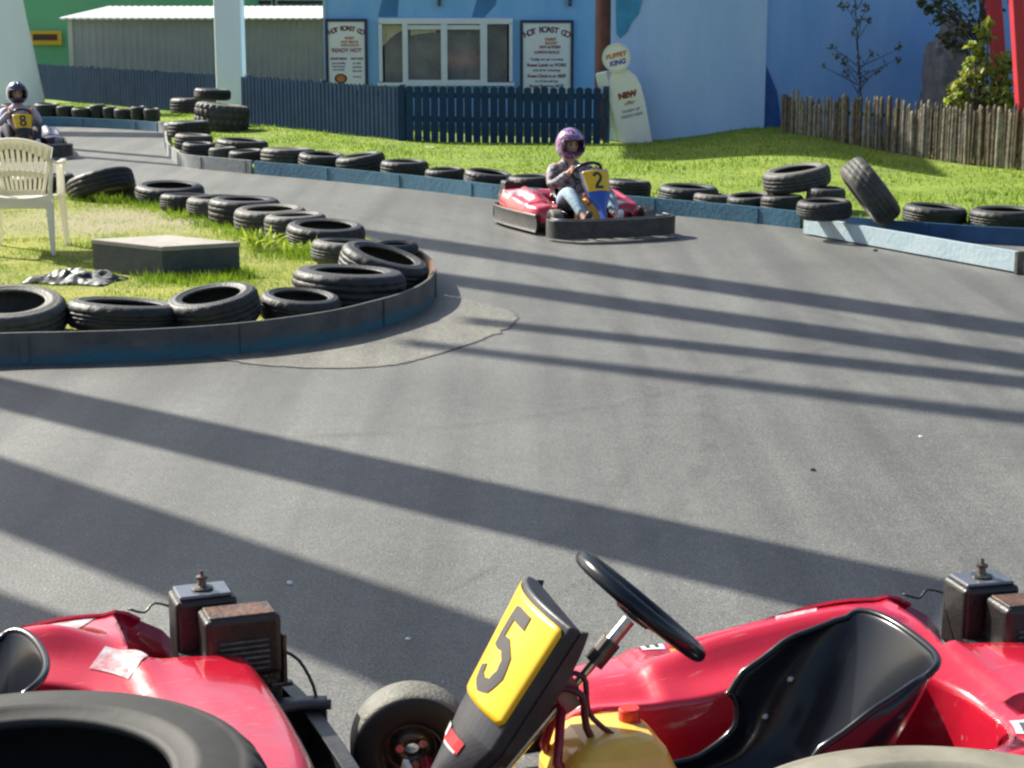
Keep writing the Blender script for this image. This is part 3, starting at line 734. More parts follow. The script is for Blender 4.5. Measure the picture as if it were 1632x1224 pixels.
# ------------------------------------------------------------------ fences
def picket_fence(name, a, b, h, pitch, wid, m, label, mp, posts=True, lean=0):
    root = thing(name, label, 'fence', (a.x, a.y, 0)); d = Vector((b.x - a.x, b.y - a.y, 0)); ln = d.length; d.normalize(); ang = math.atan2(d.y, d.x)
    n = int(ln / pitch); mb = MB()
    for i in range(n + 1):
        p = d * (i * pitch); z = vheight(a.x + p.x, a.y + p.y) - .04
        hh = h + random.uniform(-.012, .012)
        q = Vector((-d.y, d.x, 0))
        x0, x1 = p - d * wid / 2, p + d * wid / 2; th = q * .018; e = Vector((0, 0, 1))
        tl = random.uniform(-.006, .006) * d
        f = [x0 + e * z, x1 + e * z, x1 + e * (h * .97 + z * .0) + tl, x0 + (x1 - x0) * .5 + e * hh + tl, x0 + e * (h * .97) + tl]
        mb.add(f + [t + th for t in f], [(0, 1, 2, 3, 4), (9, 8, 7, 6, 5), (0, 5, 6, 1), (1, 6, 7, 2), (2, 7, 8, 3), (3, 8, 9, 4), (4, 9, 5, 0)])
    mb.build('pickets', m, root)
    for z in (h - .13, .40):
        mb = MB(); mb.box(d * ln / 2 + Vector((-d.y, d.x, 0)) * .041 + Vector((0, 0, z)), (ln, .04, .075), (0, 0, ang)); mb.build('rail', mp, root)
    k = int(ln / 2.1)
    for i in range(k + 1):
        p = d * (i * ln / k) + Vector((-d.y, d.x, 0)) * .11
        mb = MB(); mb.box(p + Vector((0, 0, h / 2)), (.08, .08, h + .02), (0, 0, ang)); mb.build('post', mp, root)
    return root
PBLUE = mat('picket_blue', (.011, .032, .085), .6, col2=(.020, .050, .12), vscale=4, bump=.2, spec=.12)
PBLUE2 = mat('picket_faded', (.008, .024, .052), .8, col2=(.015, .036, .072), vscale=3, bump=.2, spec=.05)
PB3 = mat('picket_dark', (.02, .045, .10), .7, var=.2)
fa = P(388, 205, 0); fb = P(640, 234, 0); fc = P(964, 239, 0)
picket_fence('picket_fence', fb, fc, .865, .122, .103, PBLUE, 'blue picket fence with gaps in front of the serving window', PB3)
picket_fence('picket_fence', fa, fb, .85, .115, .088, PBLUE2, 'dull blue picket fence running back from the window to the white pillar', PB3)
fl = P(50, 163, 0); fr = P(400, 200, 0)
picket_fence('picket_fence', fl, P(352, 192, 0), .79, .115, .10, PBLUE2, 'faded teal fence in front of the grey corrugated shed, left of the white pillar', PB3)
# post caps seen as little white tops
for u, v in ((411, 116), (147, 110)):
    pass

# palisade of split logs on the right
def palisade():
    a = P(1246, 212, 0); b = P(1700, 296, 0)
    a = Vector((3.62, 24.6, 0)); b = Vector((10.0, 16.1, 0))
    root = thing('log_fence', 'weathered brown fence of split vertical logs at right', 'fence', a); d = b - a; ln = d.length; d.normalize(); q = Vector((-d.y, d.x, 0))
    mb = MB(); x = 0; dk = MB()
    while x < ln:
        r = random.uniform(.014, .034); h = random.uniform(.70, .86) + .05 * noise.noise(Vector((x * 2, 0, 0))); p = d * (x + r) + q * random.uniform(-.02, .02)
        tl = d * random.uniform(-.02, .02); rr = [r, r * 1.05, r, r * .5]
        tgt = mb if random.random() > .5 else dk
        tgt.tube([p + Vector((0, 0, -.05)), p + tl * .5 + Vector((0, 0, h * .5)), p + tl + Vector((0, 0, h - .02)), p + tl + Vector((0, 0, h + .01))], rr, 7)
        x += r * 2.02
    mb.build('pale_logs', mat('log_pale', (.13, .105, .075), .85, col2=(.34, .31, .24), vscale=14, bump=.5), root)
    dk.build('dark_logs', mat('log_dark', (.055, .04, .03), .9, col2=(.19, .15, .10), vscale=14, bump=.5), root)
    mb = MB()
    for z in (.25, .62): mb.tube([q * .07 + Vector((0, 0, z)), d * ln + q * .07 + Vector((0, 0, z))], .025, 6)
    mb.build('rail', M['bark'], root)
palisade()

# ------------------------------------------------------------------ buildings
KY = 29.3
def wall_quad_mat(name, c, c2, sc_=1.2, bump=.15):
    m = mat(name, c, .75, col2=c2, vscale=sc_ * 2.2, bump=bump, bscale=18, detail=9); n = m.node_tree.nodes; l = m.node_tree.links
    tc = [x for x in n if x.type == 'TEX_COORD'][0]; t = [x for x in n if x.type == 'TEX_NOISE' and abs(x.inputs['Scale'].default_value - sc_ * 2.2) < 1e-4][0]
    mp = n.new('ShaderNodeMapping'); mp.inputs['Scale'].default_value = (1, 1, .22); l.new(tc.outputs['Object'], mp.inputs['Vector']); l.new(mp.outputs[0], t.inputs['Vector']); return m
def X(u, y=KY): return PY(u, 80, y).x
def Z(v, y=KY): return PY(700, v, y).z
def kiosk():
    root = thing('food_kiosk', 'light blue hot food kiosk with a wide white framed serving window', 'kiosk', (X(516), KY, 0)); ox = X(516)
    xa, xb = 0, X(951) - ox; top = 2.55; wl, wr = X(604) - ox, X(817) - ox; wz0, wz1 = Z(137), Z(29)
    wm = wall_quad_mat('kiosk_blue', (.20, .45, .76), (.27, .52, .82))
    mb = MB()  # wall pieces round the opening, 8 cm thick, plus sides and back
    for (x0, x1, z0, z1) in ((xa, wl, 0, top), (wr, xb, 0, top), (wl, wr, 0, wz0), (wl, wr, wz1, top)):
        mb.box(((x0 + x1) / 2, .04, (z0 + z1) / 2), (x1 - x0, .08, z1 - z0))
    mb.build('front_wall', wm, root)
    mb = MB(); mb.box((xa + .04, 1.3, top / 2), (.08, 2.44, top)); mb.build('side_wall', wm, root)
    mb = MB(); mb.box((xb - .04, 1.3, top / 2), (.08, 2.44, top)); mb.build('side_wall', wm, root)
    mb = MB(); mb.box(((xa + xb) / 2, 2.56, top / 2), (xb - xa, .08, top)); mb.build('back_wall', mat('kiosk_inside', (.30, .28, .25), .8, var=.4, vscale=1.5), root)
    mb = MB(); mb.box(((xa + xb) / 2, 1.25, top + .05), (xb - xa + .3, 2.9, .10)); mb.build('roof', M['white'], root)
    # painted darker strokes over the window
    pm = mat('mural_stroke', (.06, .20, .40), .7, var=.15, vscale=3)
    for pts_ in ([(603, 27), (634, 27), (639, -30), (618, -30), (610, 0)], [(752, 28), (772, 28), (790, 8), (800, -30), (770, -30), (760, 0)]):
        q = [Vector((X(u) - ox, -.003, Z(v))) for u, v in pts_]; mb = MB(); mb.add(q + [p + Vector((0, .003, 0)) for p in q], [tuple(range(5)), tuple(range(9, 4, -1))]); mb.build('painted_stroke', pm, root)
    for u in (701, 908):
        mb = MB(); mb.box((X(u) - ox, -.04, Z(3)), (.05, .08, .14)); mb.build('bracket', M['greypl'], root, bevel=.006)
    # grey corner trim at the left
    mb = MB(); mb.box((X(519) - ox - .005, -.012, top / 2), (.05, .02, top)); mb.build('corner_trim', mat('trim_pale_blue', (.35, .5, .62), .6, var=.06), root)
    # window
    fm = M['white']; wt = 'window'; mb = MB(); W_, H_ = wr - wl, wz1 - wz0; fw = .055
    mb.box(((wl + wr) / 2, -.01, wz1 - .045), (W_, .10, .09)); mb.box(((wl + wr) / 2, -.01, wz0 + .03), (W_ + .06, .14, .05))
    for x in (wl + fw / 2, wr - fw / 2): mb.box((x, -.01, (wz0 + wz1) / 2), (fw, .10, H_ - .14))
    fr = mb.build('window', fm, root, bevel=.004)
    for u, ww in ((646, .085), (708, .10), (771, .11)):
        mb = MB(); mb.box((X(u) - ox, -.012, (wz0 + wz1) / 2 - .02), (ww, .095, H_ - .14)); mb.build('mullion', fm, fr, bevel=.004)
    for a, b in ((652, 702), (714, 765)):
        mb = MB(); x0, x1 = X(a) - ox + .0, X(b) - ox
        mb.box(((x0 + x1) / 2, .0, wz1 - .14), (x1 - x0 + .06, .05, .07)); mb.box(((x0 + x1) / 2, .0, wz0 + .075), (x1 - x0 + .06, .05, .04)); mb.build('sash', fm, fr, bevel=.003)
    gm = mat('window_glass', (.34, .33, .29), .06, spec=.7, col2=(.17, .18, .19), vscale=1.7, detail=3); gm.node_tree.nodes['Principled BSDF'].inputs['Alpha'].default_value = .62  # grey blotches in the pane colour stand in for reflections
    cs = [wl + fw, X(646) - ox, X(708) - ox, X(771) - ox, wr - fw]
    for x0, x1 in zip(cs, cs[1:]):
        mb = MB(); mb.box(((x0 + x1) / 2, .052, (wz0 + wz1) / 2), (x1 - x0 - .06, .006, H_ - .12)); mb.build('pane', gm, fr)
    # pleated cream strips before the glass, painting the reflections in the left panes
    bm_ = mat('reflection_cream', (.75, .66, .42), .8, var=.1, transl=.3)
    for u0, u1, v0, v1, dip in ((610, 645, 40, 58, 16), (654, 695, 44, 52, 5)):
        mb = MB(); rows = []
        for i in range(12):
            t = i / 11; u = u0 + (u1 - u0) * t; dd = dip * (1 - t) ** 2
            rows.append([(X(u) - ox, .030 + .010 * (i % 2), Z(v0)), (X(u) - ox, .030 + .010 * (i % 2), Z(v1 + dd - 10 * t * (dip > 6)))])
        mb.grid(rows); mb.build('pane_reflection', bm_, fr)
    # things dimly seen inside
    for (u, wdt, z0, z1, c, y) in ((627, .28, .7, 1.8, (.30, .29, .25), .5), (738, .35, .7, 1.5, (.15, .16, .16), .9), (690, .5, .7, 1.1, (.16, .09, .05), 1.2), (757, .18, .7, 1.5, (.16, .10, .07), .7), (795, .22, .7, 1.25, (.04, .08, .05), .8), (790, .3, 1.25, 1.8, (.18, .18, .20), 1.3)):
        mb = MB(); mb.box((X(u) - ox, y * .6 + .1, (z0 + z1) / 2), (wdt, .2, z1 - z0)); mb.build('cabinet', mat('inside_item', tuple(min(.8, q * 1.8) for q in c), .7, var=.4, vscale=6), root, bevel=.02)
    return root
kiosk()

def board(name, u0, u1, v0, v1, y, label):
    xa, xb = X(u0, y), X(u1, y); z0, z1 = Z(v1, y), Z(v0, y)
    root = thing(name, label, 'sign', ((xa + xb) / 2, y, z0)); W_, H_ = xb - xa, z1 - z0
    fm = mat('sign_frame', (.02, .03, .07), .5, var=.2)
    mb = MB(); t = .045
    for c, d in (((0, 0, H_ - t / 2), (W_, .05, t)), ((0, 0, t / 2), (W_, .05, t)), ((-W_ / 2 + t / 2, 0, H_ / 2), (t, .05, H_ - 2 * t)), ((W_ / 2 - t / 2, 0, H_ / 2), (t, .05, H_ - 2 * t))): mb.box(c, d)
    mb.build('frame', fm, root)
    mb = MB(); mb.box((0, .005, H_ / 2), (W_ - 2 * t + .004, .02, H_ - 2 * t + .004)); mb.build('face', mat('sign_cream', (.82, .81, .76), .5, var=.05, vscale=2), root)
    return root, W_ - 2 * t, H_
INKR = mat('sign_ink_red', (.25, .03, .02), .6, var=.1); INKB = mat('sign_ink_brown', (.14, .04, .06), .6, var=.1); INKV = mat('sign_ink_violet', (.20, .16, .30), .6, var=.1); INKO = mat('sign_ink_orange', (.55, .18, .05), .6, var=.2)
def arc_text(root, s, W_, zc, rise, size):
    n = len(s)
    for i, ch in enumerate(s):
        if ch == ' ': continue
        t = (i + .5) / n * 2 - 1; x = t * W_ * .47; z = zc + rise * (1 - t * t)
        text(ch, size, INKR if i % 2 else INKB, root, (x, -.009, z), (R(90), R(t * 20), 0), bold=.004)
def lines(root, arr):
    for s, x, z, size, m_, sx in arr: text(s, size, m_, root, (x, -.009, z), bold=.002, name='lettering').scale = (sx, 1, 1)
rt, W_, H_ = board('menu_board', 519, 586, 30, 152, KY - .04, 'left notice board with red lettering and an orange emblem, left of the serving window')
arc_text(rt, 'HOT ROAST CO', W_, H_ - .22, .07, .10)
lines(rt, [('FINEST', .05, H_ - .30, .05, INKO, 1), ('HOT MEATS', .05, H_ - .36, .05, INKO, 1), ('BAPS & ROLLS', .05, H_ - .41, .045, INKO, 1), ('READY HOT', 0, H_ - .49, .085, INKR, 1),
    ('ROAST MEALS', -.13, H_ - .62, .045, INKB, .9), ('HOT BAPS', .16, H_ - .62, .045, INKB, .9), ('pork and stuffing', -.13, H_ - .69, .035, INKV, .9), ('beef and onions', -.13, H_ - .74, .035, INKV, .9), ('lamb and mint', -.13, H_ - .79, .035, INKV, .9),
    ('tea coffee', .16, H_ - .69, .035, INKV, .9), ('cold drinks', .16, H_ - .75, .035, INKV, .9), ('crisps cakes', .16, H_ - .81, .035, INKV, .9), ('ice cream', .16, H_ - .90, .035, INKV, .9)])
mb = MB(); mb.lathe([(0, -.006), (.10, -.006), (.10, 0), (0, 0)], 28, M=Euler((R(90), 0, 0)).to_matrix()); e = mb.build('emblem', INKO, rt, (-.10, -.008, H_ - .93)); e.scale = (1, 1, .75)
mb = MB(); mb.lathe([(.10, -.009), (.075, -.009), (.075, 0), (.10, 0)], 28, M=Euler((R(90), 0, 0)).to_matrix(), closed=True); e2 = mb.build('ring', INKR, e)
rt, W_, H_ = board('menu_board', 829, 914, 32, 160, KY - .04, 'right notice board with roast menu lettering, beside the brown post')
arc_text(rt, 'HOT ROAST CO', W_, H_ - .24, .09, .125)
lines(rt, [('FINEST', .06, H_ - .30, .06, INKO, 1), ('ROAST', .07, H_ - .36, .06, INKO, 1), ('HOT & FRESH', .05, H_ - .42, .055, INKR, 1), ('LUNCH ROLLS', 0, H_ - .50, .06, INKR, 1), ('Today we are serving', 0, H_ - .61, .06, INKV, 1),
    ('Roast Lamb or PORK', 0, H_ - .70, .072, INKB, .98), ('with all the trimmings', 0, H_ - .78, .05, INKV, 1), ('Roast Chicken or BEEF', 0, H_ - .87, .072, INKR, .9), ('in a fresh soft bap', 0, H_ - .95, .05, INKV, 1), ('Roast Burgers HOT', 0, H_ - 1.03, .07, INKB, .95)])

# dark red brown post between kiosk and the blue wall
def post(name, u0, u1, y, h, m, label, cat='post', z0=0, capm=None):
    xa, xb = X(u0, y), X(u1, y); r = (xb - xa) / 2
    root = thing(name, label, cat, ((xa + xb) / 2, y, z0))
    mb = MB(); mb.lathe([(r, 0), (r, h)], 28); mb.build('shaft', m, root, smooth=True)
    mb = MB(); mb.box((0, 0, .03), (r * 3, r * 3, .06)); mb.build('base_plate', M['steel_dark'], root)
    return root
post('brown_post', 948, 986, 26.9, 6, mat('post_brown', (.06, .022, .02), .55, col2=(.17, .045, .03), vscale=4), 'thick reddish brown post between the kiosk and the tall blue wall')

# tall blue painted wall (ride building), two faces meeting at a corner
def bluehall():
    cx = X(1221, WALL_Y); root = thing('ride_building', 'tall pale blue building behind the verge with a corner above the grass mound', 'building', (cx, WALL_Y, 0))
    m1 = wall_quad_mat('hall_pale_blue', (.31, .48, .78), (.40, .57, .84), .7); m2 = wall_quad_mat('hall_blue', (.20, .40, .78), (.29, .50, .84), .9)  # shading difference of the two faces painted in as paler and deeper blue
    xl = X(973, WALL_Y + .5) - cx
    mb = MB(); q = [(xl, .9), (0, 0)]
    def slab(p, q_, h, th=.3):
        p, q_ = Vector((*p, 0)), Vector((*q_, 0)); d = (q_ - p).normalized(); n_ = Vector((-d.y, d.x, 0)) * th
        vs = [p, q_, q_ + n_, p + n_]; return [v for v in vs] + [v + Vector((0, 0, h)) for v in vs]
    F6 = [(3, 2, 1, 0), (4, 5, 6, 7), (0, 1, 5, 4), (1, 2, 6, 5), (2, 3, 7, 6), (3, 0, 4, 7)]
    mb.add(slab((xl, .5), (0, 0), 7.5), F6); mb.build('left_wall', m1, root)
    mb = MB(); mb.add(slab((.004, .10), (14, -.6 + 4), 7.5), F6); mb.build('right_wall', m2, root)
    mb = MB(); mb.add([(xl, .5, 7.5), (0, 0, 7.5), (14, 3.4, 7.5), (14, 16, 7.5), (xl, 16, 7.5)], [(0, 1, 2, 3, 4)]); mb.build('roof', M['steel_dark'], root)
    # teal painted shape
    sh = [(989, -40), (1035, -40), (1030, 0), (1024, 22), (1012, 38), (1006, 52), (996, 62), (990, 55), (989, 20)]
    def onleft(u, v):
        # intersect with the left wall plane
        p = PY(u, v, WALL_Y)
        x = p.x - cx; yy = .5 * (x / xl); return Vector((x * (WALL_Y + yy) / WALL_Y, yy - .006, p.z))
    q = [onleft(u, v) for u, v in sh]; mb = MB(); mb.add(q + [p + Vector((0, .01, 0)) for p in q], [tuple(range(9)), tuple(range(17, 8, -1))]); mb.build('painted_shape', mat('mural_teal', (.04, .24, .45), .7, var=.2, vscale=4), root)
    # darker dado at the corner base
    mb = MB(); mb.add([(.02, .06, .1), (.30, .13, .1), (.18, .10, .8), (.02, .06, 1.15)], [(0, 1, 2, 3)]); mb.build('painted_corner', mat('mural_deep', (.02, .09, .30), .7, var=.2), root, solid=.01)
bluehall()

# grey corrugated shed
def shed():
    y = 38.0; xa, xb = X(114, y), X(522, y); top = Z(31, y)
    root = thing('storage_shed', 'long low grey corrugated metal shed with a white roof edge behind the left fences', 'shed', (xa, y, 0)); w_ = xb - xa
    mb = MB(); rows = []; n = int(w_ / .035)
    for i in range(n + 1):
        x = w_ * i / n; d = .022 * math.cos(i * math.pi / 2 + .4)
        rows.append([(x, d, 0), (x, d, top)])
    mb.grid(rows); mb.build('cladding', mat('cladding_grey', (.25, .27, .31), .6, 0, col2=(.30, .32, .36), vscale=1.5), root)
    mb = MB(); mb.box((0, -.02, top / 2), (.10, .05, top)); mb.build('corner_trim', mat('trim_grey', (.35, .38, .38), .5), root)
    mb = MB(); rows = []
    for i in range(n + 1):
        x = -.15 + (w_ + .3) * i / n; d = .009 * math.cos(i * math.pi / 2)
        rows.append([(x, -.28, top + .02 + d), (x, 4.5, top + .24 + d)])
    mb.grid(rows); mb.build('roof', mat('roof_white', (.66, .66, .66), .5, var=.05), root, solid=.03)
    mb = MB(); mb.box((w_ / 2, 2.2, top / 2), (w_ - .1, 4.0, top - .05)); mb.build('side_wall', mat('shed_inner', (.2, .2, .2), .8), root)
shed()
# green building far left
def green():
    y = 47; xa, xb = X(-260, y), X(372, y)
    root = thing('green_building', 'bright green rendered building at the top left behind the grey shed', 'building', (xa, y, 0))
    mb = MB(); mb.box(((xb - xa) / 2, 3, 3), (xb - xa, 6, 6)); mb.build('wall', mat('green_render', (.17, .52, .24), .7, col2=(.21, .58, .29), vscale=.8), root)
    mb = MB(); mb.box(((xb - xa) / 2, 3, 6.1), (xb - xa + .4, 6.4, .2)); mb.build('roof', M['white'], root)
    mb = MB(); mb.box(((xb - xa) / 2, -.04, 2.34), (xb - xa, .06, .10)); mb.build('string_course', mat('green_band', (.04, .25, .22), .6), root)
    return xa, y
green()
y = 46.8
root = thing('yellow_sign', 'small yellow framed sign on the green building beside the white pylon', 'sign', (X(75, y), y, Z(72, y)))
W_ = X(99, y) - X(50, y); H_ = Z(49, y) - Z(72, y)
mb = MB(); mb.box((0, 0, H_ / 2), (W_, .08, H_)); mb.build('frame', M['yellow'], root, bevel=.02)
mb = MB(); mb.box((-.02, -.05, H_ / 2 + .02), (W_ * .78, .03, H_ * .42)); mb.build('face', mat('sign_maroon', (.10, .03, .02), .5), root)
# white cabins beyond the shed
for (u0, u1, h, lab) in ((396, 436, 3.0, 'white block standing beyond the shed roof just right of the white pillar'), (440, 560, 3.4, 'long white cabin with a dark slot beyond the shed roof near the kiosk')):
    y = 52; xa, xb = X(u0, y), X(u1, y)
    root = thing('white_cabin', lab, 'cabin', (xa, y, 0)); w_ = xb - xa
    mb = MB(); mb.box((w_ / 2, 1.5, h / 2), (w_, 3, h)); mb.build('wall', mat('cabin_white', (.74, .74, .72), .6, var=.04), root)
    mb = MB(); mb.box((w_ / 2, -.03, Z(5, y) + .02), (w_ * .92, .05, .10)); mb.build('slot', M['greypl'], root)
    mb = MB(); mb.box((w_ / 2, 1.5, h + .06), (w_ + .3, 3.3, .12)); mb.build('roof', M['white'], root)

# white steel pillars of the roller coaster
PIL = mat('pillar_white', (.76, .80, .82), .45, col2=(.82, .85, .87), vscale=.9, coat=.15)
def pylon():
    y = 34.5; c = X(4, y); root = thing('white_pylon', 'wide white tapering pylon with a flared foot at the left edge', 'pylon', (c, y, 0))
    mb = MB(); prof = [(X(u, y) - c, Z(v, y)) for u, v in ((68, 178), (64, 150), (58, 115), (51, 70), (44, 30), (40, 0), (34, -60), (30, -140))]
    prof[0] = (prof[0][0], 0); mb.lathe(prof, 40); mb.build('shaft', PIL, root, smooth=True)
    mb = MB(); mb.lathe([(prof[0][0] + .12, 0), (prof[0][0] + .12, .06), (0, .06)], 40); mb.build('base_plate', M['concrete'], root)
pylon()
def pillar():
    y = 31.0; c = X(367, y); r = (X(389, y) - X(345, y)) / 2
    root = thing('white_pillar', 'straight white pillar rising behind the tractor tyres', 'pillar', (c, y, 0))
    mb = MB(); mb.box((0, 0, 3.6), (r * 2, r * 1.6, 7.2)); mb.build('shaft', PIL, root, bevel=.03)
    mb = MB(); mb.box((0, 0, .04), (r * 2.8, r * 2.6, .08)); mb.build('base_plate', M['concrete'], root)
pillar()

# white pump shaped sign leaning to the left
def pump_sign():
    y = 24.9; c = P(1006, 238, .0); root = thing('pump_shaped_sign', 'white cut out sign shaped like an old petrol pump leaning left against the fence', 'sign', (c.x + .08, c.y, .05), (R(4), R(-13.5), R(-8)))
    wm = mat('sign_offwhite', (.80, .78, .76), .5, var=.05, vscale=3); wm2 = mat('sign_edge', (.62, .68, .68), .5)
    s = 1.0
    prof = [(-.22, 0), (.22, 0), (.245, .55), (.24, .80), (.20, .95), (.10, 1.08), (-.10, 1.08), (-.20, .95), (-.245, .80), (-.22, .5)]
    def ext(pts_, y0, y1): n = len(pts_); return [(x, y0, z) for x, z in pts_] + [(x, y1, z) for x, z in pts_], [tuple(range(n)), tuple(range(2 * n - 1, n - 1, -1))] + [(i, i + n, (i + 1) % n + n, (i + 1) % n) for i in range(n)]
    mb = MB(); mb.add(*ext(prof, 0, .03)); mb.build('body', wm, root, bevel=.004)
    mb = MB(); mb.add(*ext([(x * .96 - .10, z) for x, z in prof], .26, .29)); mb.build('rear_leg', wm2, root, bevel=.004)
    mb = MB(); mb.box((-.19, .145, .93), (.10, .23, .02)); mb.box((-.26, .08, .93), (.16, .2, .34)); mb.build('side_box', wm2, root, bevel=.01)
    mb = MB(); mb.lathe([(0, -.05), (.19, -.05), (.195, -.03), (.195, .06), (0, .06)], 40, (0, .01, 1.26), Euler((R(90), 0, 0)).to_matrix()); hd = mb.build('globe', wm, root)
    mb = MB(); mb.lathe([(.17, .02), (.197, .02), (.197, .067), (.17, .067)], 40, (0, .01, 1.26), Euler((R(90), 0, 0)).to_matrix(), closed=True); mb.build('rim', wm2, hd)
    K = -.054
    text('BUFFET', .088, INKO, hd, (0, K, 1.29), bold=.004, shear=.2); text('KING', .095, mat('ink_blue', (.08, .07, .45), .5), hd, (0, K, 1.19), bold=.004, shear=.2)
    text('NEW', .11, INKR, root, (.03, -.004, .72), bold=.008); text('offer', .08, INKR, root, (.03, -.004, .61), shear=.3)
    nb = mat('ink_navy', (.09, .07, .28), .5); text('WARM UP', .055, nb, root, (.03, -.004, .50)); text('INSIDE HERE', .055, nb, root, (.03, -.004, .43))
pump_sign()

# red posts at the right edge
RED2 = mat('red_post', (.34, .010, .025), .55, col2=(.50, .02, .035), vscale=2, coat=.2)
def rpost(u, v0, v1, y, w0, w1, label):
    a, b = PY(u[0], v0, y), PY(u[1], v1, y); root = thing('red_post', label, 'post', (b.x, y, 0))
    mb = MB(); z1 = 5.5; dx = (a.x - b.x) / (a.z - b.z)
    vs = []
    for z, ww in ((0, w1), (z1, w0)):
        xo = dx * (z - b.z)
        vs += [(xo - ww / 2, -.1, z), (xo + ww / 2, -.1, z), (xo + ww / 2, .1, z), (xo - ww / 2, .1, z)]
    mb.add(vs, [(3, 2, 1, 0), (4, 5, 6, 7), (0, 1, 5, 4), (1, 2, 6, 5), (2, 3, 7, 6), (3, 0, 4, 7)]); mb.build('shaft', RED2, root, bevel=.02)
    mb = MB(); mb.box((dx * -b.z, 0, .02), (.4, .35, .04)); mb.build('base_plate', M['steel_dark'], root)
rpost((1583, 1597), 0, 160, 23.8, .27, .13, 'broad red panel post behind the yellow green bush')
rpost((1620, 1630), 0, 170, 21.6, .14, .14, 'narrow red post at the right edge in front of the log fence')

# rock, trees and bush on the right
def blob(name, loc, r, m, label, cat, sc3=(1, 1, 1), amp=.3, fr=2.2):
    bm = bmesh.new(); bmesh.ops.create_icosphere(bm, subdivisions=4, radius=r)
    for v in bm.verts:
        n_ = v.co.normalized(); v.co *= 1 + amp * noise.noise(n_ * fr) + amp * .4 * noise.noise(n_ * fr * 3.1)
        v.co = Vector((v.co.x * sc3[0], v.co.y * sc3[1], v.co.z * sc3[2]))
    me = bpy.data.meshes.new(name); bm.to_mesh(me); bm.free(); o = link(name, me, m, loc=loc, smooth=True); return tag(o, label, cat)
pr = PY(1513, 80, 25.4)
blob('rock', (pr.x, pr.y, .88), .40, mat('rock_grey', (.13, .12, .13), .9, col2=(.30, .28, .28), vscale=5, bump=.9, bscale=9), 'large grey rock face behind the dark leaves, above the log fence', 'rock', (.8, .8, 2.2), .35)
def foliage(root, m, centers, n, size, name='crown', flat=.5):
    mb = MB()
    for k in range(n):
        c, r = random.choice(centers); c = Vector(c)
        p = c + Vector((random.gauss(0, 1), random.gauss(0, 1), random.gauss(0, 1))) * r * .55
        s = size * random.uniform(.6, 1.3); q = Euler((random.uniform(-1, 1) * 1.2, random.uniform(-1, 1) * 1.2, random.uniform(0, 6))).to_matrix()
        pts_ = [(-.5, 0, 0), (-.1, .32, .05), (.5, 0, -.03), (-.1, -.32, .05)]
        mb.add([p + q @ (Vector(t) * s) for t in pts_], [(0, 1, 2), (0, 2, 3)])
    return mb.build(name, m, root, fix=False)
def bush():
    y = 22.9; c = PY(1572, 165, y); root = thing('leafy_bush', 'sunlit yellow green bush rising behind the log fence beside the red posts', 'bush', (c.x, y, 0))
    pts_ = [(1576, 38, .04), (1568, 52, .07), (1574, 62, .05), (1558, 78, .06), (1566, 88, .08), (1550, 72, .04), (1545, 98, .06), (1572, 108, .08), (1590, 96, .07), (1604, 92, .06), (1612, 100, .05), (1600, 112, .10), (1582, 122, .10), (1560, 118, .08), (1540, 120, .07), (1528, 134, .06), (1548, 138, .10), (1604, 132, .09), (1572, 140, .12), (1515, 142, .05), (1524, 152, .07), (1540, 154, .09), (1512, 162, .05), (1590, 152, .12), (1610, 148, .08), (1560, 158, .12), (1604, 165, .10), (1530, 168, .08), (1578, 172, .12)]
    cs = []
    br = MB()
    for u, v, r in pts_:
        p = PY(u, v, y + random.uniform(-.2, .2)) - Vector((c.x, y, 0)); cs.append((p, r * 1.05)); br.tube([(0, 0, 0), p * .5 + Vector((0, 0, .1)), p], [.02, .012, .004], 5)
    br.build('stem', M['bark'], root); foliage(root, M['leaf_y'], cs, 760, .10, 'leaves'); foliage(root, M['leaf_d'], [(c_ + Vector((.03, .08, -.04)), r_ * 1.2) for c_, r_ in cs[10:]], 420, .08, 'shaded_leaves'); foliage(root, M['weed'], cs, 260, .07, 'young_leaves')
bush()
def dark_tree():
    y = 24.6; c = PY(1560, 165, y); root = thing('dark_leaved_tree', 'dark leaved tree overhanging the grey rock at the top right', 'tree', (c.x, y, 0))
    pts_ = [(1545, 20, .22), (1565, 40, .2), (1520, 12, .15), (1535, 45, .15), (1500, 30, .10), (1495, 8, .12), (1508, 60, .10), (1480, 15, .05), (1469, 5, .05), (1550, 75, .18), (1560, 0, .3), (1590, -40, .5), (1540, -60, .5), (1525, 70, .12), (1570, 100, .15)]
    cs = []; br = MB(); br.tube([(0, 0, 0), (.02, 0, .8), (-.05, 0, 1.5), (0, 0, 2.3)], [.06, .05, .045, .02], 8)
    for u, v, r in pts_:
        p = PY(u, v, y + random.uniform(-.2, .2)) - Vector((c.x, y, 0)); cs.append((p, r)); br.tube([(0, 0, min(1.9, p.z * .75)), p * .6 + Vector((0, 0, p.z * .35)), p], [.02, .012, .004], 5)
    br.build('trunk', M['bark'], root); foliage(root, M['leaf_d'], cs, 800, .085)
dark_tree()
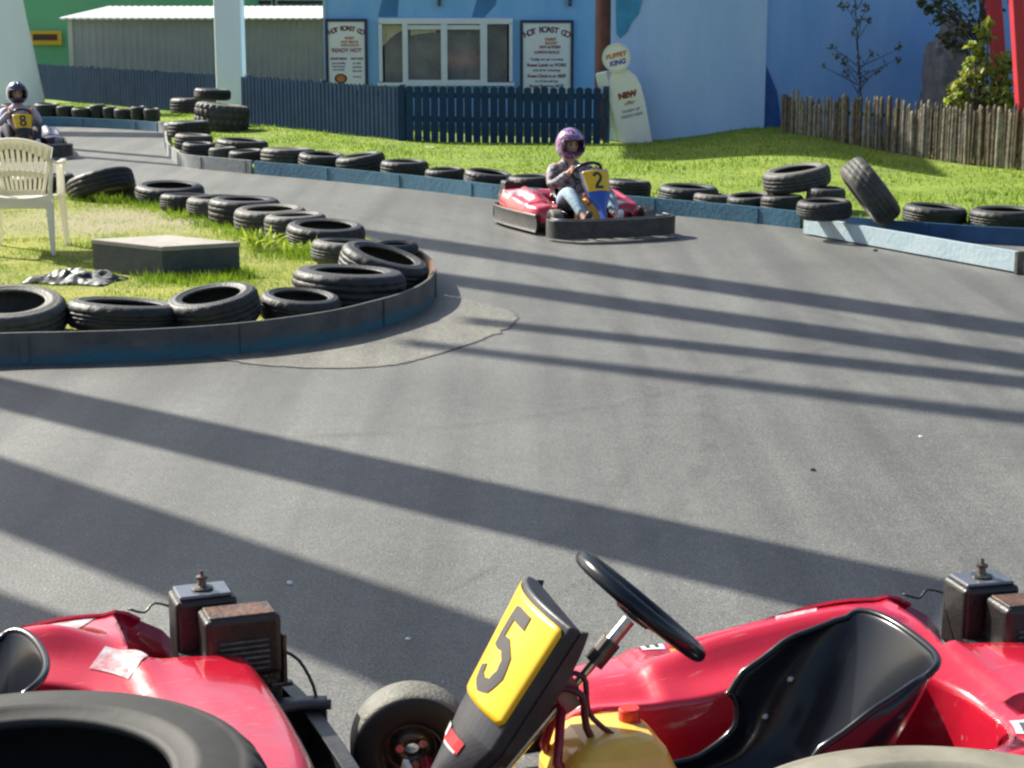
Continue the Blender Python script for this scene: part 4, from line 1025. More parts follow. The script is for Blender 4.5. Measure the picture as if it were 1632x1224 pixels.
def sapling():
    y = 24.9; c = PY(1371, 170, y); root = thing('thin_sapling', 'thin sparse sapling in front of the blue wall above the log fence', 'tree', (c.x, y, 0))
    br = MB(); top = PY(1360, -40, y) - Vector((c.x, y, 0)); br.tube([(0, 0, 0), (.0, 0, .8), (-.06, 0, 1.4), tuple(top)], [.016, .013, .009, .003], 6); cs = []
    for u, v, r in [(1325, 75, .05), (1335, 88, .05), (1345, 100, .06), (1390, 86, .05), (1432, 78, .05), (1430, 95, .05), (1410, 105, .07), (1395, 115, .07), (1375, 120, .08), (1350, 118, .06), (1378, 130, .06), (1310, 105, .04), (1345, 8, .08), (1360, 15, .09), (1380, 12, .06), (1372, 32, .07), (1384, 34, .05), (1352, -20, .12), (1380, -15, .1), (1362, 50, .05), (1370, 92, .05)]:
        p = PY(u, v, y + random.uniform(-.12, .12)) - Vector((c.x, y, 0)); cs.append((p, r)); z = max(.5, p.z - .25); br.tube([(-.05 * z, 0, z), p * .6 + Vector((-.02, 0, z * .4)), p], [.007, .005, .002], 4)
    br.build('trunk', M['bark'], root); foliage(root, M['leaf_d'], cs, 230, .062)
sapling()

# small white litter by the fence
for i, (u, v, z, lab) in enumerate(((680, 237, .08, 'small white scrap of litter at the foot of the blue fence'), (688, 238, .08, 'second white scrap of litter just right of the first'))):
    c = P(u, v, z); mb = MB(); rows = [[(a * .03, b * .02 + .01 * noise.noise(Vector((a, b, i))), .03 + .02 * noise.noise(Vector((a * 3.1, b * 3.3, i)))) for a in range(-1, 2)] for b in range(-1, 2)]
    tag(mb.grid(rows).build('paper_scrap', M['white'], loc=c, solid=.003), lab, 'litter')

for u, v, m_, sz, lab in ((462, 930, 'white', .012, 'tiny white chip on the tarmac above the left kart engine'), (1296, 750, 'digit', .014, 'small dark stone on the open tarmac right of centre'), (1468, 697, 'white', .012, 'tiny white chip on the tarmac near the right edge'), (650, 1019, 'white', .009, 'pale grit chip on the tarmac left of the number 5 plate'), (1395, 400, 'digit', .022, 'dark pebble on the tarmac below the loose board')):
    bm = bmesh.new(); bmesh.ops.create_icosphere(bm, subdivisions=2, radius=sz)
    for q_ in bm.verts: q_.co *= 1 + .4 * noise.noise(q_.co * 90); q_.co.z *= .5
    me = bpy.data.meshes.new('pebble'); bm.to_mesh(me); bm.free(); tag(link('pebble', me, M[m_], loc=P(u, v) + Vector((0, 0, sz * .3))), lab, 'pebble')
# ------------------------------------------------------------------ roller coaster track overhead (casts the long shadows)
def overhead():
    root = thing('coaster_track', 'roller coaster track high overhead whose beams shade the tarmac', 'track', (-6, 16, 0))
    m = PIL; k0 = Vector((-6, 16, 0))
    def beam(quad, H, name):
        k = L * (H / L.z); q = [P(u, v) + k + Vector((0, 0, 0)) - k0 for u, v in quad]
        n = 9; a = [q[0].lerp(q[1], i / (n - 1)) for i in range(n)]; b = [q[3].lerp(q[2], i / (n - 1)) for i in range(n)]
        mb = MB(); rows = [[p, r_, r_ + Vector((0, 0, .03)), p + Vector((0, 0, .03)), p] for p, r_ in zip(a, b)]; mb.grid(rows); mb.f += [(0, 1, 2, 3), ((n - 1) * 5, (n - 1) * 5 + 1, (n - 1) * 5 + 2, (n - 1) * 5 + 3)]
        mb.build(name, m, root)
    # each quad: far edge left, far edge right, near edge right, near edge left (photo pixels on the tarmac)
    beam([(-260, 545), (1520, 926), (1480, 1020), (-260, 588)], 5.5, 'walkway_beam')
    beam([(-260, 640), (900, 1030), (860, 1200), (-260, 742)], 5.5, 'walkway_beam')
    beam([(-260, 850), (330, 1060), (200, 1150), (-260, 990)], 5.5, 'walkway_beam')
    beam([(330, 330), (2900, 694), (2900, 727), (330, 347)], 9.5, 'rail')
    beam([(560, 415), (2900, 738), (2900, 780), (560, 432)], 9.5, 'rail')
    beam([(740, 505), (2900, 734), (2900, 768), (740, 517)], 9.5, 'rail')
    beam([(640, 540), (2900, 804), (2900, 838), (640, 552)], 11, 'rail')
    beam([(60, 232), (300, 252), (300, 255.5), (60, 235.5)], 6, 'cross_tie')
    beam([(60, 243), (300, 263), (300, 266), (60, 246)], 6, 'cross_tie')
    beam([(-40, 208), (300, 212), (300, 220), (-40, 216)], 6, 'cross_tie')
    k0z = L * (6.5 / L.z)
    q = [P(u, v, .3) + k0z - k0 for u, v in ((960, 224), (1150, 232), (1345, 240), (1470, 252), (1440, 226), (1240, 170), (980, 186))]
    mb = MB(); mb.add(q + [p + Vector((0, 0, .06)) for p in q], [tuple(range(7))[::-1], tuple(range(7, 14))] + [(i, (i + 1) % 7, (i + 1) % 7 + 7, i + 7) for i in range(7)]); mb.build('mound_shade_slab', m, root)  # unseen slab added only to shade the grass mound
overhead()

# ------------------------------------------------------------------ karts
UI = [(.20, -.43), (.16, -.34), (.05, -.29), (-.10, -.28), (-.28, -.27), (-.44, -.26), (-.58, -.20), (-.64, -.10), (-.65, 0)]
UO = [(.24, -.48), (.19, -.575), (.05, -.63), (-.15, -.65), (-.40, -.665), (-.66, -.655), (-.86, -.60), (-.98, -.44), (-1.01, 0)]
UZ = [.20, .29, .31, .315, .35, .375, .365, .355, .35]
def mir(a): return a + [(x, -y) for x, y in a[-2::-1]]
NS = 129
CI = catmull([(x, y, 0) for x, y in mir(UI)], NS); CO = catmull([(x, y, 0) for x, y in mir(UO)], NS)
_z = UZ + UZ[-2::-1]
CZ = [v.x for v in catmull([(z, 0, 0) for z in _z], NS)]
NW = 27
def shell_pt(s, w):
    """s 0..1 round the U (0 = right pod tip), w 0 inner .. 1 outer"""
    t = s * (NS - 1); a = min(int(t), NS - 2); f = t - a
    I = CI[a].lerp(CI[a + 1], f); O = CO[a].lerp(CO[a + 1], f); zt = CZ[a] * (1 - f) + CZ[a + 1] * f
    ww = max(0, min(1, w)); p = I.lerp(O, .5 - .5 * math.cos(ww * math.pi) * .35 - (.5 - ww) * .65 if False else ww)
    # profile: inner wall, rounded crown, outer wall
    zi, zo = .09, .13
    if ww < .16: q = ww / .16; z = zi + (zt - .035 - zi) * math.sin(q * math.pi / 2) ** .8; p = I.lerp(O, .03 * q + .0)
    elif ww < .80:
        q = (ww - .16) / .64; z = zt - .035 + .035 * math.sin(min(1, q * 1.6) * math.pi / 2) - .03 * max(0, q - .55) ** 1.3
        p = I.lerp(O, .03 + q * .80)
    else:
        q = (ww - .80) / .20; z0 = zt - .011; z = zo + (z0 - zo) * math.cos(q * math.pi / 2) ** .75; p = I.lerp(O, .83 + .17 * math.sin(q * math.pi / 2))
    # raised shoulder running back over the pod
    x = p.x; ridge = math.exp(-((ww - .47) / .10) ** 2) * smooth01((.05 - x) / .25) * smooth01((x + .72) / .2)
    z += .045 * ridge
    z -= .03 * math.exp(-((ww - .68) / .07) ** 2) * smooth01((-.05 - x) / .15) * smooth01((x + .6) / .2)
    # stepped crease at the end of the side pods
    z -= .018 * smooth01((x + .04) / .05) * smooth01((ww - .15) / .1)
    z += .016 * math.exp(-((x + .72) / .03) ** 2) * smooth01((ww - .2) / .2)
    return Vector((p.x, p.y, z))
def make_shell():
    mb = MB(); NSS = 200; hole = set()
    rows = [[shell_pt(i / NSS, j / NW) for j in range(NW + 1)] for i in range(NSS + 1)]
    mb.grid(rows); fs = []; 
    for i in range(NSS):
        for j in range(NW):
            c = (rows[i][j] + rows[i + 1][j + 1]) / 2
            h = False
            
            if not h: fs.append(mb.f[i * NW + j])
    mb.f = fs; me = mb.mesh('bodywork', fix=False)
    bm = bmesh.new(); bm.from_mesh(me)
    # cut the engine bay (right rear) and the vent (left rear) with clean edges
    for (xa, xb, ya, yb) in ((-1.30, -.70, -.590, -.28), (-.775, -.70, .005, .085)):
        for co, no in (((xa, 0, 0), (1, 0, 0)), ((xb, 0, 0), (1, 0, 0)), ((0, ya, 0), (0, 1, 0)), ((0, yb, 0), (0, 1, 0))):
            fs_ = [f for f in bm.faces if f.calc_center_median().y * (ya + yb) > 0]
            ge = fs_ + list({e for f in fs_ for e in f.edges}) + list({v for f in fs_ for v in f.verts})
            bmesh.ops.bisect_plane(bm, geom=ge, plane_co=co, plane_no=no, dist=1e-5)
        dl = [f for f in bm.faces if xa < f.calc_center_median().x < xb and ya < f.calc_center_median().y < yb]
        bmesh.ops.delete(bm, geom=dl, context='FACES')
    bmesh.ops.delete(bm, geom=[v for v in bm.verts if not v.link_faces], context='VERTS')
    bmesh.ops.recalc_face_normals(bm, faces=bm.faces)
    # make normals point up
    if sum(f.normal.z for f in bm.faces) < 0: bmesh.ops.reverse_faces(bm, faces=bm.faces)
    # turned-in lip round the openings
    ed = [e for e in bm.edges if e.is_boundary and all(-1.12 < v.co.x < -.69 and v.co.z > .2 and (v.co.y < -.2 or 0 < v.co.y < .09 and v.co.x < -.698) for v in e.verts)]
    r = bmesh.ops.extrude_edge_only(bm, edges=ed); vs = [v for v in r['geom'] if isinstance(v, bmesh.types.BMVert)]
    for v in vs: v.co.z -= .10
    bm.to_mesh(me); bm.free(); me.shade_smooth(); return me
SHELL = make_shell(); SHELL.materials.append(M['red'])
def sticker(name, m, root, s0, s1, w0, w1, off=.002, n=10, skew=0):
    mb = MB(); rows = []
    for i in range(n):
        r = []
        for j in range(n):
            s = s0 + (s1 - s0) * i / (n - 1); ww = w0 + (w1 - w0) * j / (n - 1) + skew * i / (n - 1)
            p = shell_pt(s, ww); a = shell_pt(s + .004, ww) - p; b = shell_pt(s, ww + .02) - p; q = a.cross(b).normalized()
            if q.z < 0: q = -q
            r.append(p + q * off)
        rows.append(r)
    return mb.grid(rows).build(name, m, root, fix=False, smooth=True)

def make_seat(root):
    prof = catmull([(.06, 0, .13), (-.06, 0, .09), (-.20, 0, .09), (-.31, 0, .15), (-.38, 0, .26), (-.44, 0, .39), (-.485, 0, .495)], 28)
    hw = [.17, .19, .205, .215, .220, .222, .19]; sh = [.05, .10, .17, .23, .23, .18, .10]; rows = []
    for i, p in enumerate(prof):
        t = i / 27; a = prof[max(i - 1, 0)]; b = prof[min(i + 1, 27)]; d = (b - a).normalized(); n_ = Vector((-d.z, 0, d.x))
        if n_.x < 0 and t > .5: n_ = -n_
        if t <= .5 and n_.z < 0: n_ = -n_
        h = interp(t * 6, range(7), hw); s = interp(t * 6, range(7), sh); row = []
        for k in range(25):
            th = (k / 24 * 2 - 1) * R(interp(t, [0, .55, .85, 1], [115, 115, 108, 96]))
            row.append(p + Vector((0, h * math.sin(max(-1.75, min(1.75, th))) , 0)) + n_ * s * (1 - math.cos(th)) * .72 - Vector((0, 0, .045 * smooth01((t - .62) / .38) * (abs(k - 12) / 12) ** 3.2)))
        rows.append(row)
    o = MB().grid(rows).build('seat', M['seat'], root, smooth=True, solid=.010, sub=1)
    mb = MB()
    mb.tube([rows[i][0] for i in range(28)] + [rows[27][k] for k in range(1, 25)] + [rows[i][24] for i in range(26, -1, -1)], .008, 8); mb.build('seat_rim', M['seat'], o, smooth=True)
    for kk in (20, 4):
        for ii in (15, 19):
            p = rows[ii][kk]; sy = 1 if kk > 12 else -1; nn = (rows[ii + 1][kk] - p).cross(rows[ii][kk + 1] - p).normalized()
            if nn.y * sy < 0: nn = -nn
            MB().lathe([(0, .022), (.010, .021), (.012, .012), (.020, .010), (.022, .002), (.022, -.002)], 14, p + nn * .004, nn.to_track_quat('Z', 'Y').to_matrix()).build('seat_bolt', M['redmetal'] if sy > 0 else M['steel'], o, smooth=True)
            MB().lathe([(0, .008), (.008, .007), (.011, 0)], 10, p - nn * .006, (-nn).to_track_quat('Z', 'Y').to_matrix()).build('seat_bolt', M['steel'], o, smooth=True)
    return o
def make_wheel(root, x, y, r, wd, steer=0, inb=1):
    """thing part: wheel with tyre and rim"""
    e = bpy.data.objects.new('wheel', None); C.objects.link(e); e.parent = root; e.location = (x, y, r); e.rotation_euler = (0, 0, R(steer)); e.empty_display_size = .05
    Q = Euler((R(90), 0, 0)).to_matrix()
    prof = [(r * .50, -wd * .46), (r * .62, -wd * .5), (r * .86, -wd * .49), (r * .955, -wd * .44), (r * .99, -wd * .34), (r, -wd * .2), (r, wd * .2), (r * .99, wd * .34), (r * .955, wd * .44), (r * .86, wd * .49), (r * .62, wd * .5), (r * .50, wd * .46), (r * .47, wd * .3), (r * .47, -wd * .3)]
    ty_ = MB().lathe(prof, 56, M=Q, closed=True).build('tyre', TYREM, e, smooth=True); ty_.data.materials.append(TYRES)
    for p_ in ty_.data.polygons:
        if abs(p_.center.y) > wd * .42: p_.material_index = 1
    rp = [(r * .13, -wd * .30), (r * .30, -wd * .26), (r * .36, -wd * .10), (r * .44, -wd * .12), (r * .47, -wd * .38), (r * .51, -wd * .47), (r * .49, -wd * .47), (r * .45, -wd * .3), (r * .45, wd * .3), (r * .49, wd * .47), (r * .51, wd * .47), (r * .47, wd * .40), (r * .42, wd * .14), (r * .3, wd * .24), (r * .13, wd * .28)]
    MB().lathe(rp, 40, M=Q, closed=True).build('rim', M['steel_dark'], e, smooth=True)
    for k in range(3):
        a = R(120 * k + 20); c = (r * .22 * math.cos(a), 0, r * .22 * math.sin(a))
        MB().lathe([(0, wd * .36), (.010, wd * .36), (.010, wd * .28), (.005, wd * .27), (.005, -wd * .27), (.010, -wd * .28), (.010, -wd * .38), (0, -wd * .38)], 8, c, Q).build('hub_bolt', M['steel'], e)
    return e
TYRES = mat('kart_tyre_side', (.012, .012, .013), .6, var=.3, vscale=12)
TYREM = mat('kart_tyre', (.09, .088, .072), .65, col2=(.17, .165, .135), vscale=12, bump=.3, bscale=90)  # lit tread painted in as pale beige against the dark sides

def make_engine(root, x, y, z):
    e = bpy.data.objects.new('engine', None); C.objects.link(e); e.parent = root; e.location = (x, y, z + .02); e.scale = (.90, .88, .80); e.empty_display_size = .05
    # block with cooling fins and recoil cover
    mb = MB(); mb.box((-.02, 0, .09), (.20, .22, .18)); mb.build('crankcase', M['enginealloy'], e, bevel=.012)
    for k in range(5):
        pass
    mb = MB()
    for k in range(6): mb.box((.10 + .0, 0, .05 + k * .02), (.07, .16, .007))
    mb.build('cooling_fins', M['enginealloy'], e)
    # tall air filter box with stud and wing nut (front, outer side)
    mb = MB(); mb.box((.055, -.065, .205), (.165, .135, .21)); af = mb.build('air_filter', M['engineblack'], e, bevel=.014)
    mb = MB(); mb.box((.055, -.065, .316), (.14, .11, .012)); mb.build('lid', mat('lid_grey', (.12, .13, .15), .25, .3, var=.15, coat=.5), af, bevel=.005)
    mb = MB(); mb.lathe([(0, 0), (.028, 0), (.030, .006), (.012, .012), (.010, .03), (.016, .032), (.016, .040), (.005, .044), (.005, .058), (0, .058)], 18, (.055, -.065, .322)); mb.build('wing_nut', M['steel_dark'], af)
    # louvred silencer box (nearer the driver)
    mb = MB(); mb.box((-.015, .075, .200), (.200, .125, .185)); mu = mb.build('silencer', M['engineblack'], e, bevel=.016)
    mb = MB(); mb.box((-.015, .075, .2935), (.175, .10, .008)); mb.build('heat_shield', M['rust'], mu, bevel=.005)
    mb = MB()
    for k in range(6): mb.box((-.015, .139, .135 + k * .017), (.13, .006, .006), (R(25), 0, 0))
    mb.build('louvre', M['enginealloy'], mu)
    mb = MB(); mb.lathe([(0, .030), (.03, .030), (.035, .022), (.068, .018), (.075, .0), (.075, -.02)], 28, (-.03, -.115, .10), Euler((R(90), 0, 0)).to_matrix()); rc = mb.build('recoil_cover', M['steel_dark'], e, smooth=False)
    mb = MB(); mb.tube(catmull([(.02, .138, .12), (.06, .16, .10), (.10, .15, .06), (.14, .08, .04), (.16, .02, .06)], 14), .005, 6); mb.build('fuel_line', M['engineblack'], e, smooth=True)
    for zz in (.16, .20, .24):
        mb = MB(); mb.lathe([(0, .004), (.006, .004), (.007, 0)], 8, (-.116, .075, zz), Euler((0, R(-90), 0)).to_matrix()); mb.build('bolt', M['steel'], e)
    # side bracket, carburettor and cable at the rear
    mb = MB(); mb.box((-.125, .06, .14), (.012, .12, .16)); mb.box((-.115, .11, .065), (.06, .02, .014)); mb.build('bracket', M['steel_dark'], e, bevel=.003)
    mb = MB(); mb.lathe([(0, 0), (.03, 0), (.035, .02), (.02, .03), (.02, .05), (.03, .055), (0, .06)], 16, (.16, .02, .04), Euler((0, R(90), 0)).to_matrix()); mb.build('carburettor', M['steel'], e, smooth=True)
    mb = MB(); mb.tube(catmull([(-.130, .10, .16), (-.165, .12, .13), (-.195, .15, .05), (-.190, .18, -.03), (-.165, .20, -.10)], 14), .0045, 6); mb.build('throttle_cable', M['engineblack'], e, smooth=True)
    mb = MB(); mb.tube(catmull([(.12, -.12, .25), (.17, -.15, .262), (.20, -.14, .24), (.24, -.16, .25)], 10), .004, 5); mb.build('spark_lead', M['engineblack'], e, smooth=True)
    return e

NS_X0, NS_Z0, NS_X1, NS_Z1 = .665, .15, .365, .665      # foot and head of the front number panel
NOSEK = [1.0]
def nose_pt(t, s, off=0):
    """t 0..1 up the panel, s -1..1 across"""
    hw = interp(t, [0, .25, .5, 1], [.030, .050, .150, .198]) * NOSEK[0]; b = .040
    base = Vector((NS_X0, 0, NS_Z0)).lerp(Vector((NS_X1, 0, NS_Z1)), t)
    up = (Vector((NS_X1, 0, NS_Z1)) - Vector((NS_X0, 0, NS_Z0))).normalized(); n_ = Vector((up.z, 0, -up.x))
    if n_.x < 0: n_ = -n_
    return base + Vector((0, s * hw, 0)) + n_ * (b * (1 - s * s) - b + off)
def make_nose(root, number, m):
    mb = MB(); rows = []
    for i in range(25):
        t = i / 24; r = [nose_pt(t, s) for s in np.linspace(-1, 1, 17)]
        l = nose_pt(t, -1, -.026); q = nose_pt(t, 1, -.026)
        rows.append([l + Vector((0, .02, 0)), l] + r + [q, q - Vector((0, .02, 0))])
    mb.grid(rows)
    n = len(rows[0]); k = 24 * n; mb.f.append(tuple(range(k, k + n))); mb.f.append(tuple(range(n))[::-1])
    o = mb.build('front_panel', m, root, bevel=.006)
    # flared rear flanges
    for sy in (-1, 1):
        rows = []; mb = MB()
        for i in range(14):
            t = .42 + .58 * i / 13; a = nose_pt(t, sy, -.024); fl = .040 * math.sin(math.pi * min(1, (i + 1) / 15)) ** .6
            rows.append([a, a + Vector((-.035 , -sy * .0, -.006)) * (fl / .04)])
        mb.grid(rows)
        mb.build('flange', M['blackpl'], o, solid=.006)
    t0, t1 = .585, .975
    mb = MB(); rows = []
    for i in range(20):
        t = t0 + (t1 - t0) * i / 19
        lim = .97 if 0 < i < 19 else .92
        rows.append([nose_pt(t, s, .004) for s in np.linspace(-lim, lim, 19)])
    mb.grid(rows); pl = mb.build('number_plate', M['yellow'], o, solid=.004, smooth=True)
    if number:
        ln = math.hypot(NS_X1 - NS_X0, NS_Z1 - NS_Z0); tm = (t0 + t1) / 2
        def f(x, y):
            t = tm + y / ln; x = x + (.022 if number == '5' else 0); hw = interp(t, [0, .25, .5, 1], [.030, .050, .150, .198]) * NOSEK[0]; return nose_pt(t, x / hw, .0075)
        dm = digit_mesh(number, .165, .030, f); dm.build('digit', M['digit'], pl, solid=.001)
    # maker's label strip lower down, red with white marks
    def lab(t0, t1, s0, s1, off): return MB().grid([[nose_pt(t, s, off) for s in np.linspace(s0, s1, 6)] for t in np.linspace(t0, t1, 6)])
    if number == '5':
        a = lab(.405, .455, -.45, .55, .003).build('small_label', M['stickred'], o); lab(.42, .462, -.42, -.15, .0045).build('label_mark', M['sticker'], a)
        lab(.402, .412, -.1, .5, .0045).build('label_mark', M['sticker'], a)
    return o

def sweep_panel(path, z0, z1, th, bulge=.02, n=8):
    mb = MB(); rows = []
    for i, p in enumerate(path):
        a = path[max(i - 1, 0)]; b = path[min(i + 1, len(path) - 1)]; d = (b - a).normalized(); q = Vector((d.y, -d.x, 0)); r = []
        for k in range(n + 1):
            t = k / n; r.append(Vector((p.x, p.y, z0 + (z1 - z0) * t)) + q * bulge * math.sin(math.pi * t) ** .6)
        for k in range(n + 1):
            t = 1 - k / n; r.append(Vector((p.x, p.y, z0 + (z1 - z0) * t)) - q * th)
        r.append(r[0]); rows.append(r)
    mb.grid(rows); m_ = len(rows[0]); mb.f.append(tuple(range(m_ - 1))); k = (len(rows) - 1) * m_; mb.f.append(tuple(range(k, k + m_ - 1))[::-1]); return mb

def make_kart(number, label, loc, psi, scale, nose_m, panel=True, shell=None):
    root = thing('go_kart', label, 'go-kart', loc, R(psi), 'rental go-karts', scale)
    link('bodywork', shell or SHELL, None, root)
    # stickers
    b = [o for o in root.children if o.name.startswith('bodywork')][-1]
    if number == '5':
        t_ = sticker('white_label', M['sticker'], b, .162, .180, .74, .88); sticker('oval_label', M['stickyellow'], b, .183, .190, .68, .74, n=6)
        sticker('letter', M['ink'], t_, .166, .169, .77, .84, off=.0032, n=4); sticker('letter', M['ink'], t_, .173, .176, .77, .84, off=.0032, n=4)
        sticker('worn_label_glare', M['worn'], b, .258, .285, .74, .88)
        s_ = sticker('white_label', M['sticker'], b, .548, .592, .18, .30); sticker('label_print', M['greypl'], s_, .556, .584, .205, .275, off=.0032)
    else:
        sticker('worn_label_glare', M['worn'], b, .265, .322, .58, .90)
        sticker('worn_label_glare', M['worn'], b, .362, .412, .28, .42)
    # red raised lip of the engine bay rear wall
    bay = MB()
    bay.box((-.90, -.435, .17), (.38, .31, .012)); bay.build('engine_tray', M['blackpl'], root)
    mb = MB(); rows = [[shell_pt(s, .86) + Vector((0, 0, .002)), shell_pt(s, .86) + Vector((.0, .015, .022 * math.sin(math.pi * (s - .24) / .12) + .004))] for s in np.linspace(.25, .35, 12)]
    mb.grid(rows).build('bay_lip', M['red'], b, solid=.008)
    make_seat(root)
    make_engine(root, -.95, -.425, .168)
    # frame, floor
    mb = MB()
    mb.box((.30, 0, .045), (.85, .50, .008)); mb.build('floor_pan', M['blackpl'], root)
    mb = MB()
    for sy in (-1, 1):
        mb.tube(catmull([(.92, sy * .22, .06), (.5, sy * .27, .06), (.1, sy * .30, .06), (-.5, sy * .32, .06), (-1.15, sy * .30, .06)], 20), .016, 10)
        mb.tube([(.50, sy * .26, .06), (.50, sy * .36, .10), (.50, sy * .44, .13)], .016, 8)
    for x in (.90, .45, .02, -.45, -1.10): mb.tube([(x, -.29, .06), (x, .29, .06)], .014, 8)
    mb.build('frame', M['redmetal'], root, smooth=True)
    mb = MB(); mb.tube([(-.66, -.55, .138), (-.66, .55, .138)], .015, 10); mb.build('rear_axle', M['steel'], root, smooth=True)
    for sy in (-1, 1):
        st_ = -8 if number != '2' else -6
        make_wheel(root, .52, sy * .51, .142, .125, st_); make_wheel(root, -.66, sy * .54, .138, .19)
        mb = MB(); mb.tube([(.42, sy * .08, .12), (.45, sy * .43, .13)], .008, 6); mb.build('tie_rod', M['steel'], root, smooth=True)
    # bumpers
    path = catmull([(.70, -.63, 0), (.78, -.64, 0), (.88, -.60, 0), (.94, -.46, 0), (.98, -.25, 0), (.99, 0, 0), (.98, .25, 0), (.94, .46, 0), (.88, .60, 0), (.78, .64, 0), (.70, .63, 0)], 60)
    fb = sweep_panel(path, .035, .215, -.05).build('front_bumper', M['blackpl'], root, smooth=False, bevel=.004)
    mb = MB(); mb.tube([Vector((p.x, p.y, .215)) + Vector((-.01 if p.x > .6 else 0, -.012 * (1 if p.y > 0 else -1), 0)) for p in path], .013, 8); mb.build('bumper_rail', M['greypl'], fb, smooth=True)
    for sy in (-1, 1):
        p2 = [Vector((x, sy * yy, 0)) for x, yy in ((.33, .655), (.1, .68), (-.2, .70), (-.5, .71), (-.80, .69), (-.92, .64))]; p2 = catmull(p2, 30)
        if sy > 0: p2 = p2[::-1]
        sb = sweep_panel(p2, .035, .20, -.04).build('side_bumper', M['blackpl'], root, bevel=.004)
        mb = MB(); mb.tube([Vector((p.x, p.y - .015 * sy, .205)) for p in p2], .012, 8); mb.build('bumper_rail', M['steel_dark'], sb, smooth=True)
    p3 = catmull([(-.92, .60, 0), (-1.03, .54, 0), (-1.08, .3, 0), (-1.08, -.3, 0), (-1.03, -.54, 0), (-.92, -.60, 0)], 30)
    sweep_panel(p3, .06, .20, -.04).build('rear_bumper', M['blackpl'], root, bevel=.004)
    # steering
    wc = Vector((.15, 0, .60)); be = R(49); ax = Vector((-math.cos(be), 0, math.sin(be)))
    lo = wc - ax * .52
    mb = MB(); mb.tube([wc - ax * .015, wc - ax * .10, wc - ax * .10, lo], [.014, .014, .009, .009], 12); col = mb.build('steering_column', M['steel'], root, smooth=False)
    mb = MB(); mb.lathe([(0, 0), (.022, 0), (.022, .06), (0, .06)], 14, wc - ax * .13, ax.to_track_quat('Z', 'Y').to_matrix()); mb.build('collar', M['steel_dark'], col)
    Q = ax.to_track_quat('Z', 'Y').to_matrix(); ring = []
    for k in range(48):
        a = 2 * math.pi * k / 48; ring.append(wc + Q @ Vector((.152 * math.cos(a), .152 * math.sin(a), .022)))
    mb = MB(); mb.tube(ring, .0165, 12, closed=True); sw = mb.build('steering_wheel', M['seat'], root, smooth=True)
    mb = MB(); mb.lathe([(0, .012), (.04, .012), (.045, .002), (.04, -.008), (0, -.012)], 24, wc, Q)
    for k in range(3):
        a = R(90 + 120 * k + 30); mb.tube([wc + Q @ Vector((.03 * math.cos(a), .03 * math.sin(a), 0)), wc + Q @ Vector((.15 * math.cos(a), .15 * math.sin(a), .02))], [.014, .011], 8, flat=.35)
    mb.build('spokes', M['blackpl'], sw)
    # column support, cables
    mid = wc - ax * .22
    mb = MB(); mb.tube([mid + Vector((.01, .01, 0)), mid + Vector((.03, .05, -.12)), (.20, .19, .06)], .011, 8); mb.tube([mid + Vector((.01, -.01, 0)), mid + Vector((.03, -.05, -.12)), (.20, -.19, .06)], .011, 8); mb.build('column_support', M['redmetal'], root, smooth=True)
    mb = MB(); mb.box(mid + Vector((.03, 0, .01)), (.11, .035, .04), (0, R(30), 0)); mb.box(mid + Vector((.0, 0, .0)), (.04, .05, .05), (0, R(30), 0)); mb.build('clamp', mat('clamp_tan', (.30, .25, .17), .5, col2=(.40, .05, .05), vscale=26, detail=1), root, bevel=.006)
    mb = MB(); mb.tube(catmull([mid + Vector((.06, .02, .03)), mid + Vector((-.02, .04, .02)), mid + Vector((-.06, .05, -.10)), (-.02, .12, .15), (-.02, .14, .08)], 20), .008, 8); mb.tube(catmull([mid + Vector((.05, .0, .05)), mid + Vector((-.03, .02, .05)), mid + Vector((-.05, .03, -.04)), (.12, .06, .30)], 16), .006, 8); mb.build('cable', mat('cable_red', (.10, .01, .02), .4, var=.2), root, smooth=True)
    # fuel tank
    tk = MB(); rows = []
    for z, sx_, sy_ in ((.06, .125, .13), (.10, .135, .14), (.27, .13, .135), (.335, .10, .11), (.358, .075, .085), (.363, .05, .06)):
        r = []
        for k in range(32):
            a = 2 * math.pi * k / 32; c, s = math.cos(a), math.sin(a); e = .35
            r.append((.20 + sx_ * math.copysign(abs(c) ** e, c), .01 + sy_ * math.copysign(abs(s) ** e, s), z))
        r.append(r[0]); rows.append(r)
    tk.grid(rows); tk.f.append(tuple(range(5 * 33, 5 * 33 + 32))); t_ = tk.build('fuel_tank', M['tank'], root, bevel=.01)
    mb = MB(); mb.lathe([(0, .026), (.020, .026), (.023, .022), (.023, .0), (.026, -.004)], 20, (.15, -.02, .363)); mb.build('cap', M['cap'], t_, smooth=False)
    # pedals
    for sy in (-1, 1):
        mb = MB(); mb.tube([(.60, sy * .17, .07), (.62, sy * .17, .20)], .008, 6); mb.box((.60, sy * .17, .21), (.012, .06, .07), (0, R(-15), 0)); mb.build('pedal', M['steel'], root)
    NOSEK[0] = .85 if number == '5' else .78
    if panel: make_nose(root, number, nose_m)
    return root
def place(pix, local, psi, scale):
    p = P(pix[0], pix[1], local[2] * scale); q = Matrix.Rotation(R(psi), 3, 'Z') @ (Vector(local) * scale); return Vector((p.x - q.x, p.y - q.y, 0))
SK = 1.12
PSI5 = 194; PSIL = 200
k5 = make_kart('5', 'red kart with yellow number 5 plate and empty black seat, nearest the camera at right', place((1010, 986), (.15, 0, .59), PSI5, SK), PSI5, SK, M['nosegrey'])
kl = make_kart('', 'red kart at near left with worn labels and painted pale glare, its front outside the photo', place((322, 936), (-.90, -.48, .45), PSIL, SK), PSIL, SK, M['greypl'], panel=False)
PSI2 = -69
k2 = make_kart('2', 'moving red kart with blue nose and yellow number 2 plate', place((989, 379), (1.0, 0, .03), PSI2, .87), PSI2, .87, M['blue_nose'])
PSI8 = -70
